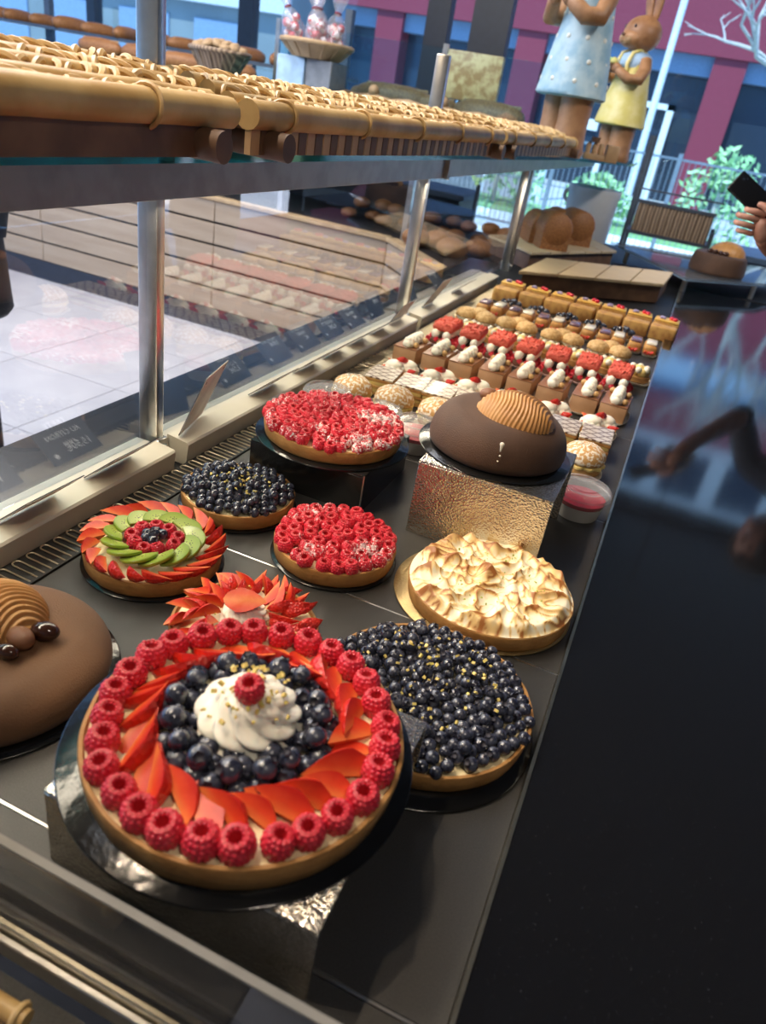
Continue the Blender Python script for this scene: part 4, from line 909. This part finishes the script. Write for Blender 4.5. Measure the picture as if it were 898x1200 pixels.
# glass side screens above the shelf
gs = thing('glass_screen', 'low clear glass screen standing on the cabinet behind the middle tray', 'screen', (-1.4, 4.3, .4975))
MB().box(-1.1, .62, -.004, .004, 0, .32).obj('pane', 'glassfar', gs)
for x in (-1.1, -.1, .6): MB().box(x, x+.025, -.012, .012, 0, .34).obj('upright', 'post', gs)
hb = thing('woven_panel', 'pale woven panel standing behind the middle glass post', 'panel', (-1.42, 4.62, .4975))
MB().box(-.17, .17, -.02, .02, .10, .34).obj('panel_face', 'cane', hb, bevel=.01); MB().box(-.15, -.12, -.02, .02, 0, .10).obj('foot', 'rack', hb); MB().box(.12, .15, -.02, .02, 0, .10).obj('foot', 'rack', hb)
# twig-like rope pieces behind the tray
rp = thing('twig_garland', 'brown knobbly twig garland along the cabinet edge behind the tray', 'garland', (-1.75, 4.15, .4985))
MB().tube([(-.55+.1*k, .01*sin(k*2), .025+.012*(k % 2)) for k in range(13)], .022, 8).obj('rope', 'clay', rp, smooth=60)
for k in (2, 5, 9): MB().ico((-.55+.1*k, 0, .07), .03, 2).obj('knot', 'clay', rp)
# ------------------------------------------------------------------ far end of the case
en = thing('end_counter', 'dark corner counter beyond the pastry rows', 'counter', (-.3, 3.4, -.001))
MB().prism([(-.54, -.55), (.314, -.55), (.314, .32), (1.0, .6), (1.0, 1.4), (-.46, 1.4), (-.50, .3)], FZ+.001, -.002).obj('counter_body', 'blackmat', en)
# slatted wooden boards
def plank_board(name, label, c, z, th, n, leg=0):
    t = thing(name, label, 'board', (c[0][0], c[0][1], z-th)); (x0, y0) = c[0]
    for k in range(n):
        f0, f1 = k/n+.004, (k+1)/n-.004
        def at(f, g): 
            a = (c[0][0]+(c[1][0]-c[0][0])*f, c[0][1]+(c[1][1]-c[0][1])*f); b = (c[3][0]+(c[2][0]-c[3][0])*f, c[3][1]+(c[2][1]-c[3][1])*f)
            return (a[0]+(b[0]-a[0])*g-x0, a[1]+(b[1]-a[1])*g-y0)
        MB().prism([at(f0, 0), at(f1, 0), at(f1, 1), at(f0, 1)], 0, th).obj('plank', 'wood_board', t, bevel=.0015, seg=1)
    if leg:
        q = [at(.02, .06), at(.98, .06), at(.98, .94), at(.02, .94)]
        MB().prism(q, -leg, 0).obj('board_base', 'wooddk', t)
    return t
plank_board('wooden_board', 'pale wooden plank board on a dark woven base behind the last pastries', [(-.541, 2.768), (-.044, 3.215), (-.028, 3.605), (-.527, 3.202)], .080, .012, 4, .066)
plank_board('wooden_board', 'pale wooden board carrying the brown tin loaves', [(-.60, 3.26), (-.313, 3.90), (-.50, 4.20), (-.86, 3.50)], .080, .012, 5, .066)
for i, (x, y_, s, rz) in enumerate(((-.585, 3.52, .070, .5), (-.530, 3.83, .070, .5), (-.66, 3.60, .062, .5), (-.62, 3.90, .062, .6))):
    o = link(LT, 'tin_loaf', None, (x, y_, .0805), (0, 0, rz), s); tag(o, ['brown tin loaf in front, left one by the glass post', 'brown tin loaf in front, nearest the grey crock', 'brown tin loaf behind the left front loaf', 'brown tin loaf behind the right front loaf'][i], 'bread')
breads(LR, [(-1.25, 4.0, -.112), (-1.12, 3.85, -.112), (-1.02, 4.02, -.112), (-1.35, 3.93, -.112)], .085, 'round brown loaf seen through the far glass pane', 'round loaves behind the far pane', .2, 'bread_loaf')
t = thing('crock', 'large grey stoneware crock with a small ear handle', 'crock', (-.60, 4.75, -.001))
MB().lathe([(.134, 0), (.138, .006), (.145, .24), (.153, .262), (.153, .285), (.145, .287), (.138, .262), (.130, .02), (.001, .018)], 48, cap=False).obj('pot_body', 'crock', t, smooth=50)
MB().tube([(-.135-.028*sin(q), -.02, .225+.032*cos(q)) for q in [pi*i/8 for i in range(9)]], .011, 8).obj('ear_handle', 'crock', t, smooth=60)
# glass slab with a third cake
t = thing('glass_tray', 'large clear glass tray at the far end of the worktop', 'tray', (0, 4, .06))
MB().prism([(-.384, .216), (.034, -.483), (.372, -.122), (.62, .6)], .012, .022).obj('tray_plate', 'glasslow', t)
MB().prism([(-.36, .216), (.034, -.46), (.36, -.11), (.58, .55)], .004, .0115).obj('tray_liner', 'candycup', t)
for x, y_ in ((.03, -.40), (.33, -.10), (-.28, .15)): MB().lathe([(.012, -.0485+(0 if y_ < -.3 else -.0115)), (.012, .0035)], 14).obj('foot', 'post', t, (x, y_, 0))
ck = thing('chocolate_cake', 'small dark chocolate cake with a caramel dome on the far glass tray', 'cake', (.145, 3.86, .0825))
link(dome_mesh('sponge', .125, .085, 'choc', .86), 'cake_body', ck); put(ribbed_mesh(.082, .062, 18, depth=.0005), 'caramel_dome', ck, .022, .02, .078)
for k in range(4): put(EGG, 'chocolate_egg', ck, -.052+k*.022, -.052-.004*k, .094, (0, 0, k), .012)
# rack with crate
rk = thing('metal_rack', 'dark metal rack in front of the bright pavement', 'rack', (-.16, 5.6, FZ))
for x in (-.27, .27):
    for y_ in (-.15, .15): MB().box(x-.012, x+.012, y_-.012, y_+.012, 0, 1.02 if x > 0 else 1.5).obj('upright', 'rack', rk)
for z in (.50, .92): MB().box(-.28, .28, -.16, .16, z, z+.02).obj('rack_shelf', 'rack', rk)
MB().box(-.28, .28, -.165, -.150, 1.19, 1.20).obj('rail', 'rack', rk)
ct = thing('wicker_crate', 'rectangular woven crate on the dark metal rack', 'crate', (-.155, 5.6, FZ+.941))
for x0, x1, y0, y1 in ((-.24, .24, -.14, -.12), (-.24, .24, .12, .14), (-.24, -.22, -.12, .12), (.22, .24, -.12, .12)): MB().box(x0, x1, y0, y1, .0, .17).obj('crate_side', 'wicker', ct)
MB().box(-.22, .22, -.12, .12, 0, .01).obj('crate_base', 'wicker', ct); MB().box(-.25, .25, -.15, -.117, .170, .19).obj('crate_rim', 'rack', ct)
for k in range(11): MB().tube([(-.225+k*.045, -.143, .0), (-.225+k*.045, -.143, .17)], .006, 6).obj('stake', 'wicker', ct)
# second counter far right
c2 = thing('till_counter', 'blue-grey counter at the right edge behind the phone', 'counter', (.75, 6.1, FZ))
MB().box(-.42, .9, -.3, .3, 0, .86).obj('counter_body', 'rack', c2); MB().box(-.46, .94, -.34, .34, .861, .90).obj('counter_top', 'bluefac', c2, bevel=.004, seg=1); MB().box(-.40, .9, -.31, -.301, .45, .75).obj('front_panel', 'candycup', c2)
# ------------------------------------------------------------------ rabbits
def smoothobj(name, b, mat, t, lv=1):
    o = b.obj(name, mat, t, smooth=80); return o
def rabbit(x, y, z, s, rz, dress, label, kind):
    t = thing('rabbit_figurine', label, 'figurine', (x, y, z), rz, None, s)
    for q in (-.058, .058):
        MB().lathe([(.001, 0), (.068, .0), (.076, .02), (.068, .05), (.064, .12), (.070, .24), (.075, .30)], 24).obj('leg', 'bunny', t, (q, 0, 0), smooth=60)
    b = MB(); n = 48
    pr = [(.150, .215), (.160, .222), (.158, .235), (.140, .34), (.115, .46), (.098, .56), (.085, .62), (.05, .66)]
    b.lathe(pr, n); b.v = [(xx*(1+.02*sin(5*math.atan2(yy, xx))*(1 if zz < .4 else .3)), yy*.86, zz) for xx, yy, zz in b.v]
    b.obj('dress', dress, t, smooth=60)
    if kind == 'blue':
        dots = [(a, zz) for zz, off in ((.27, 0), (.34, .3), (.42, .1), (.50, .45), (.57, .2)) for a in [off+2*pi*k/9 for k in range(9)]]
        for a, zz in dots:
            r = .158-.20*(zz-.235)*.95; MB().ico((0, 0, 0), .0095, 2, 0, (1, 1, .35)).obj('dot', 'offwhite', t, ((r+.001)*cos(a), (r+.001)*.86*sin(a), zz), (0, pi/2, 0) if 0 else (pi/2, 0, a+pi/2))
    else:
        MB().lathe([(.088, .555), (.093, .56), (.089, .60), (.080, .635), (.04, .665)], 32).obj('shirt', 'candycup', t, smooth=60)
        for q in (-1, 1): MB().tube([(q*.05, -.088, .53), (q*.05, -.090, .58), (q*.048, -.070, .64), (q*.045, 0, .675)], .011, 8).obj('strap', dress, t)
    # head, muzzle, ears
    h = MB().ico((0, 0, 0), .108, 3, 0, (1, .95, .98)); h.ico((0, -.065, -.035), .068, 3, 0, (1.1, .8, .8)); h.obj('head', 'bunny', t, (0, -.01, .755), smooth=80)
    MB().ico((0, 0, 0), .05, 3, 0, (1.15, .5, .7)).obj('muzzle', 'flourbread', t, (0, -.105, .715))
    MB().ico((0, 0, 0), .012, 2, 0, (1.2, .7, .8)).obj('nose', 'wooddk', t, (0, -.132, .735))
    MB().tube([(.035*cos(a), -.128+.02*abs(cos(a)), .715-.02*sin(a)) for a in [pi*k/8 for k in range(9)]], .0025, 6).obj('mouth', 'dark', t)
    for q in (-1, 1):
        MB().ico((0, 0, 0), .011, 2, 0, (.8, .5, 1.1)).obj('eye', 'dark', t, (q*.045, -.098, .785))
        MB().ico((0, 0, 0), 1, 3, 0, (.034, .016, .13)).obj('ear', 'bunny', t, (q*.042, .015, .94), (.1, q*.16, 0))
        # arm: shoulder - elbow - hand held in front
        MB().tube([(q*.085, .0, .61), (q*.125, -.02, .55), (q*.140, -.055, .49), (q*.115, -.105, .485), (q*.07, -.135, .52), (q*.045, -.145, .54)], [.030, .036, .036, .032, .028, .022], 14).obj('arm', 'bunny' , t, smooth=70)
        MB().ico((0, 0, 0), .03, 3, 0, (1, .8, 1)).obj('paw', 'bunny', t, (q*.045, -.148, .54))
    if kind == 'blue': MB().ico((0, 0, 0), 1, 3, 0, (.050, .045, .060)).obj('egg', 'yellowegg', t, (0, -.165, .60))
    else:
        MB().lathe([(.030, 0), (.040, .05), (.036, .05), (.001, .045)], 20).obj('basket', 'wooddk', t, (0, -.155, .515))
        for k, (xx, yy) in enumerate(((-.016, -.01), (.016, 0), (0, .018))): MB().ico((0, 0, 0), .022, 2, 0, (1, 1, 1.2)).obj('egg', ['greenegg', 'yellowegg', 'offwhite'][k], t, (xx, -.155+yy, .575))
    return t
rabbit(-.665, 3.62, .4475, 1.02, -.75, 'bluedress', 'large terracotta rabbit figurine in a pale blue dotted dress holding an egg', 'blue')
rabbit(-.512, 4.28, .4475, (.86, .86, .72), -.85, 'yellowdress', 'smaller rabbit figurine in yellow dungarees holding a basket of eggs', 'yellow')
ty = thing('wooden_toy', 'little wooden block train standing between the two rabbits', 'toy', (-.50, 3.80, .4475), .3)
MB().box(.02, .075, -.03, .03, 0, .07).obj('block', 'woodlt', ty, bevel=.004); MB().box(-.075, .018, -.025, .025, 0, .025).obj('wagon', 'woodlt', ty, bevel=.003)
for k in range(3): MB().lathe([(.011, .0255), (.012, .06), (.006, .07)], 12).obj('peg', 'woodlt', ty, (-.06+.028*k, 0, 0))
MB().box(-.055, -.02, -.02, .02, .0705, .092).obj('roof', 'wooddk', ty)
# ------------------------------------------------------------------ people
def skin(name, verts, edges, radii, mat, parent, lv=2, loc=(0, 0, 0)):
    me = bpy.data.meshes.new(name); me.from_pydata(verts, edges, []); me.materials.append(mt[mat]); o = link(me, name, parent, loc)
    o.modifiers.new('skin', 'SKIN'); me.skin_vertices.new() if not me.skin_vertices else None
    for i, r in enumerate(radii): me.skin_vertices[0].data[i].radius = (r, r) if not isinstance(r, tuple) else r
    me.skin_vertices[0].data[0].use_root = True
    s_ = o.modifiers.new('sub', 'SUBSURF'); s_.levels = lv; s_.render_levels = lv; o.modifiers['skin'].use_smooth_shade = True
    return o
def bake(o):
    dg = bpy.context.evaluated_depsgraph_get(); me = bpy.data.meshes.new_from_object(o.evaluated_get(dg)); o.modifiers.clear(); o.data = me; me.shade_smooth()
def person_head(t, loc, rz=0, s=1):
    h = MB().ico((0, 0, 0), .098, 3, 0, (.82, .98, 1.18)); v = []
    for x, y_, z in h.v:
        if y_ < 0 and z < 0: x *= 1-.25*(-z/.12); 
        v.append((x, y_, z))
    h.v = v; h.ico((0, -.102, -.012), .016, 2, 0, (.8, 1, 1.5)); h.ico((0, -.086, -.085), .026, 2)
    for q in (-1, 1): h.ico((q*.082, .005, -.01), .022, 2, 0, (.35, .8, 1.3))
    o = h.obj('head', 'skin', t, loc, (0, 0, rz), smooth=80)
    for q in (-1, 1): MB().ico((0, 0, 0), .011, 2).obj('eye', 'dark', o, (q*.032, -.086, .008))
    MB().ico((0, 0, 0), .02, 2, 0, (1.1, .4, .35)).obj('mouth', 'candyred', o, (0, -.092, -.052))
    b = MB()
    rnd = random.Random(4)
    for k in range(150):
        a = rnd.uniform(0, 6.3); e_ = rnd.uniform(-.35, 1.5); x, y_, z = .088*cos(a)*cos(e_), .1*sin(a)*cos(e_)+.012, .112*sin(e_)+.018
        if y_ < -.06 and z < .06: continue
        b.ico((x, y_, z), rnd.uniform(.018, .03), 1)
    b.obj('hair', 'hair', o, smooth=80)
# customer across the worktop with a phone
pp = thing('person', 'person at the right edge photographing the display with a black phone', 'person', (.68, 3.0, FZ))
V = [(0, 0, .96), (0, 0, 1.12), (0, 0, 1.30), (0, 0, 1.42), (-.02, -.01, 1.50), (-.20, 0, 1.40), (-.30, .0, 1.22), (-.31, -.14, 1.17), (.20, 0, 1.40), (.27, .02, 1.15), (.24, -.10, .95), (-.10, 0, .90), (-.11, -.01, .50), (-.11, .02, .09), (-.11, -.10, .04), (.10, 0, .90), (.11, -.01, .50), (.11, .02, .09), (.11, -.10, .04)]
Ed = [(0, 1), (1, 2), (2, 3), (3, 4), (3, 5), (5, 6), (6, 7), (3, 8), (8, 9), (9, 10), (0, 11), (11, 12), (12, 13), (13, 14), (0, 15), (15, 16), (16, 17), (17, 18)]
Rr = [(.15, .11), (.14, .10), (.16, .11), (.10, .08), .055, .065, .052, .045, .065, .05, .045, .09, .06, .045, .035, .09, .06, .045, .035]
bo = skin('body', V, Ed, Rr, 'jacket', pp); bake(bo)
person_head(pp, (-.06, -.05, 1.66), -.8)
# forearm and hand (world positions, then made relative)
Pp = Vector((.68, 3.0, FZ)); 
def rel(l): return [tuple(Vector(p)-Pp) for p in l]
hy = 2.55
el = Vector((.37, 2.86, .27)); wr = Vector((.218, hy+.05, .338)); pm = Vector((.185, hy, .372))
skin('forearm', rel([el, el.lerp(wr, .5), wr, pm]), [(0, 1), (1, 2), (2, 3)], [.045, .036, .027, .030], 'skin', pp); 
U = Vector((.872, 0, -.483)); Vv = Vector((.403, .554, .725)); Nn = Vector((.268, -.831, .487))
def fing(name, pts, r): skin(name, rel(pts), [(i, i+1) for i in range(len(pts)-1)], r, 'skin', pp)
palmv = [pm, pm+Vector((-.020, -.005, .020)), pm+Vector((-.012, -.008, .042)), pm+Vector((-.018, -.002, -.004))]
skin('palm', rel([pm+Vector((.012, .01, -.008)), pm, pm+Vector((-.018, -.004, .022)), pm+Vector((-.008, -.006, .046))]), [(0, 1), (1, 2), (2, 3)], [.026, .030, .027, .020], 'skin', pp)
for k, (o_, ln, r_) in enumerate((((-.010, -.008, .052), 1.0, .0095), ((-.022, -.010, .034), 1.08, .0095), ((-.026, -.010, .014), 1.0, .009), ((-.024, -.008, -.005), .82, .008))):
    b0 = pm+Vector(o_); d1 = Vector((-.030, -.012, .004))*ln; d2 = Vector((-.024, .004, .000))*ln; d3 = Vector((-.006, .020, .002))*ln
    fing('finger', [b0, b0+d1, b0+d1+d2, b0+d1+d2+d3], [r_*1.1, r_, r_*.9, r_*.75])
b0 = pm+Vector((.010, -.012, .035)); fing('thumb', [b0, b0+Vector((-.012, -.018, .026)), b0+Vector((-.035, -.012, .040)), b0+Vector((-.055, -.004, .042))], [.013, .0115, .010, .008])
for o in list(pp.children):
    if o.modifiers: bake(o)
ph = thing('phone', 'black phone held sideways by the person at the right edge', 'phone', (.0, 0, 0))
Mx = Matrix((( U.x, Vv.x, Nn.x, 0), (U.y, Vv.y, Nn.y, 0), (U.z, Vv.z, Nn.z, 0), (0, 0, 0, 1)))
corner = Vector((.046, hy, .474)); ph.matrix_world = Matrix.Translation(corner) @ Mx
o = MB().box(0, .150, 0, .074, -.009, 0).obj('phone_body', 'phone', ph, bevel=.006, seg=3, smooth=50)
MB().lathe([(.0045, 0), (.0045, .0008)], 14).obj('camera_lens', 'lens', ph, (.018, .052, 0)); MB().lathe([(.003, 0), (.003, .0008)], 14).obj('camera_lens', 'lens', ph, (.026, .060, 0))
# customer in black at the left edge
pl = thing('person', 'person in black jacket and dark trousers standing at the left edge', 'person', (-2.14, 1.70, FZ))
V = [(0, 0, .90), (0, 0, 1.10), (0, 0, 1.30), (0, 0, 1.42), (0, 0, 1.50), (-.18, 0, 1.40), (-.25, .0, 1.15), (-.24, -.05, .92), (.18, 0, 1.40), (.245, .0, 1.15), (.24, -.05, .92), (-.10, 0, .86), (-.11, 0, .48), (-.11, .02, .09), (-.11, -.10, .04), (.10, 0, .86), (.11, 0, .48), (.11, .02, .09), (.11, -.10, .04)]
bo = skin('body', V, Ed, Rr, 'trouser', pl); bake(bo)
b = MB().lathe([(.20, .66), (.215, .68), (.205, .85), (.19, 1.05), (.20, 1.25), (.18, 1.38), (.08, 1.47)], 32); b.v = [(x*1.12, y_*.78, z) for x, y_, z in b.v]; b.obj('jacket', 'jacket', pl, smooth=60)
person_head(pl, (0, -.02, 1.64), 1.2)
for q in (-1, 1): MB().tube([(q*.19, 0, 1.40), (q*.262, 0, 1.15), (q*.262, -.04, .93)], [.07, .065, .052], 14).obj('sleeve', 'jacket', pl, smooth=60)
for q in (-1, 1):
    h0 = Vector((q*.258, -.045, .90)); skin('palm', [h0, h0+Vector((0, -.01, -.05)), h0+Vector((0, -.015, -.085))], [(0, 1), (1, 2)], [(.022), .028, .026], 'skin', pl)
    for k in range(4): f0 = h0+Vector((0, -.036+.018*k, -.09)); skin('finger', [f0, f0+Vector((-q*.004, 0, -.035)), f0+Vector((-q*.014, 0, -.062))], [(0, 1), (1, 2)], [.009, .0085, .007], 'skin', pl)
    f0 = h0+Vector((0, -.03, -.035)); skin('thumb', [f0, f0+Vector((-q*.004, -.022, -.03)), f0+Vector((-q*.008, -.026, -.055))], [(0, 1), (1, 2)], [.012, .010, .008], 'skin', pl)
for o in list(pl.children):
    if o.modifiers: bake(o)
# ------------------------------------------------------------------ lamp over the till
lp = thing('pendant_lamp', 'pendant lamp hanging over the till counter', 'lamp', (.42, 5.6, 1.42))
MB().lathe([(.12, 0), (.10, .08), (.03, .16), (.02, .17)], 28, cap=False).obj('lamp_shade', 'blackmat', lp, smooth=50); MB().tube([(0, 0, .16), (0, 0, 1.18)], .004, 6).obj('cord', 'blackmat', lp); MB().ico((0, 0, .04), .035, 2).obj('bulb', 'bulb', lp)
# ------------------------------------------------------------------ outside
struct(MB().box(-40, 40, 7.1, 14.5, FZ-.3, FZ-.05).obj('pavement', 'pave')); struct(MB().box(-40, 40, 17, 30, FZ-.3, FZ-.06).obj('road', 'road'))
tag(MB().box(-40, 40, 14.5, 17, FZ-.3, FZ-.02).obj('grass_verge', 'grass'), 'green verge beyond the wire fence', 'grass', kind='stuff')
fe = thing('wire_fence', 'blue-grey wire mesh fence along the pavement', 'fence', (0, 12, FZ-.05))
for k in range(9): MB().box(-.03, .03, -.03, .03, 0, 1.45).obj('fence_post', 'wire', fe, (-9+1.7*k, 0, 0))
b = MB(); b.box(-9, 4.8, -.012, .012, 1.36, 1.39); b.box(-9, 4.8, -.012, .012, .10, .13); b.box(-9, 4.8, -.006, .006, .74, .755)
for k in range(170): b.box(-9+k*.08, -8.99+k*.08, -.005, .005, .1, 1.36)
o = b.obj('mesh_wires', 'wire', fe, smooth=0); o['kind'] = 'stuff'
def bush(x, y, r, h, mat, label):
    t = thing('bush', label, 'bush', (x, y, FZ-.02)); b = MB(); rnd = random.Random(int(x*10))
    for k in range(420):
        a = rnd.uniform(0, 6.3); e_ = rnd.uniform(0, 1.5); q = rnd.uniform(.6, 1); c = Vector((r*q*cos(a)*cos(e_), r*.7*q*sin(a)*cos(e_), .15+h*q*sin(e_)))
        s_ = .09; ax = Vector((rnd.uniform(-1, 1), rnd.uniform(-1, 1), rnd.uniform(-1, 1))).normalized(); bx = ax.orthogonal().normalized()
        b.add([c-ax*s_, c+bx*s_*.5, c+ax*s_, c-bx*s_*.5], [(0, 1, 2, 3)])
    b.obj('foliage', mat, t, smooth=0)['kind'] = 'stuff'; MB().tube([(0, 0, 0), (0, 0, h*.6)], .05, 8).obj('stem', 'bark', t)
for x, y, r, h, m, l in ((-3.9, 15.6, 1.1, 1.1, 'leaf', 'green bush between the rabbit and the pale pole'), (-1.9, 15.8, .75, .7, 'leaf', 'low green bush by the pale poles'), (.2, 15.5, .85, 1.5, 'leaf', 'tall green bush above the phone'), (2.1, 15.6, .9, 1.6, 'leafy', 'yellow-green bush at the right edge'), (-6.9, 15.6, 1.6, 1.2, 'leaf', 'wide bush behind the yellow rabbit')): bush(x, y, r, h, m, l)
rb_ = thing('red_building', 'red clad shop building across the road with dark shopfront', 'building', (0, 26, FZ-.06))
MB().box(-13, 16, .6, 6, 0, 3.4).obj('shopfront', 'shopdark', rb_); MB().box(-13, 16, -.2, 6, 3.9, 6.2).obj('red_fascia', 'redwall', rb_); MB().box(-13, 16, .1, 6, 3.4, 3.9).obj('blue_band', 'bluefac', rb_)
MB().box(-13, 16, .2, 6, 6.2, 7.6).obj('blue_band', 'bluefac', rb_); MB().box(-13, 16, -.1, 6, 7.6, 9.0).obj('red_band', 'redwall', rb_); MB().box(-13, 16, .3, 6, 9.0, 12).obj('upper_wall', 'facade', rb_)
for x in (-11, -6.3, -.55, 5, 10): MB().box(x-.45, x+.45, -.1, .6, 0, 3.9).obj('red_pillar', 'redwall', rb_)
for k in range(14): MB().box(-12.4+2*k, -11+2*k, .24, .32, 9.6, 11.2).obj('window', 'shopdark', rb_)
for k in range(13): MB().box(-12+2*k, -10.6+2*k, .15, .22, 6.4, 7.4).obj('window', 'candycup', rb_)
MB().box(-3.6, -3.4, .3, .6, 0, 2.6).obj('door_frame', 'polew', rb_); MB().box(-1.9, -1.7, .3, .6, 0, 2.6).obj('door_frame', 'polew', rb_); MB().box(-3.6, -1.7, .3, .6, 2.45, 2.6).obj('door_frame', 'polew', rb_)
for x in (-8.5, -5, 1.5, 3): MB().box(x, x+1.2, .5, .6, 1.6, 1.9).obj('shop_sign', 'polew', rb_)
gb = thing('grey_building', 'blue-grey building beyond the left windows', 'building', (-22, 24, FZ-.06))
MB().box(-14, 8.5, 0, 5, 0, 9).obj('wall', 'greywall', gb); MB().box(-14, 8.5, -.3, 0, 3.2, 4.2).obj('fascia', 'facade', gb)
for k in range(7): MB().box(-13+3*k, -11+3*k, -.06, .0, .4, 2.8).obj('window', 'bluefac', gb); MB().box(-13+3*k, -11+3*k, -.06, .0, 5, 7).obj('window', 'shopdark', gb)
for i, (x, y, h) in enumerate(((-1.75, 20, 9), (-3.6, 18.5, 5.0))):
    t = thing('lamp_post', ['tall pale lamp post in front of the red building', 'shorter pale post with a white banner beside the yellow rabbit'][i], 'lamp post', (x, y, FZ-.06)); MB().tube([(0, 0, 0), (0, 0, h)], [.09, .06], 10).obj('pole', 'polew', t)
    if i == 0: MB().tube([(0, 0, h-.1), (.5, 0, h+.2), (1.2, 0, h+.25)], .05, 8).obj('arm', 'polew', t)
    else: MB().box(-.14, .14, -.03, .03, h-1.6, h-.2).obj('banner', 'offwhite', t)
tr = thing('bare_tree', 'bare pale-branched tree in front of the red building, top right', 'tree', (1.7, 17.5, FZ-.04)); rnd = random.Random(5); segs = MB()
def branch(p, d, l, r, k, b):
    q = p+d*l; b.tube([p, (p+q)/2+Vector((rnd.uniform(-.05, .05), rnd.uniform(-.05, .05), rnd.uniform(-.03, .03)))*l, q], [r, r*.85, r*.7], 6, cap=False)
    if k == 0: return
    for _ in range(3 if k > 3 else 2):
        nd = (d+Vector((rnd.uniform(-.9, .9), rnd.uniform(-.7, .7), rnd.uniform(-.35, .45)))).normalized(); branch(q, nd, l*.72, r*.66, k-1, b)
MB().tube([(0, 0, 0), (0, 0, 2.2)], [.16, .12], 10).obj('trunk', 'bark', tr)
branch(Vector((0, 0, 2.15)), Vector((-.3, 0, 1)).normalized(), 1.3, .10, 6, segs); branch(Vector((0, 0, 2.15)), Vector((.4, .1, .8)).normalized(), 1.2, .09, 5, segs); branch(Vector((0, 0, 2.15)), Vector((-.8, -.1, .6)).normalized(), 1.2, .08, 5, segs)
segs.obj('branches', 'bark', tr, smooth=60)['kind'] = 'stuff'
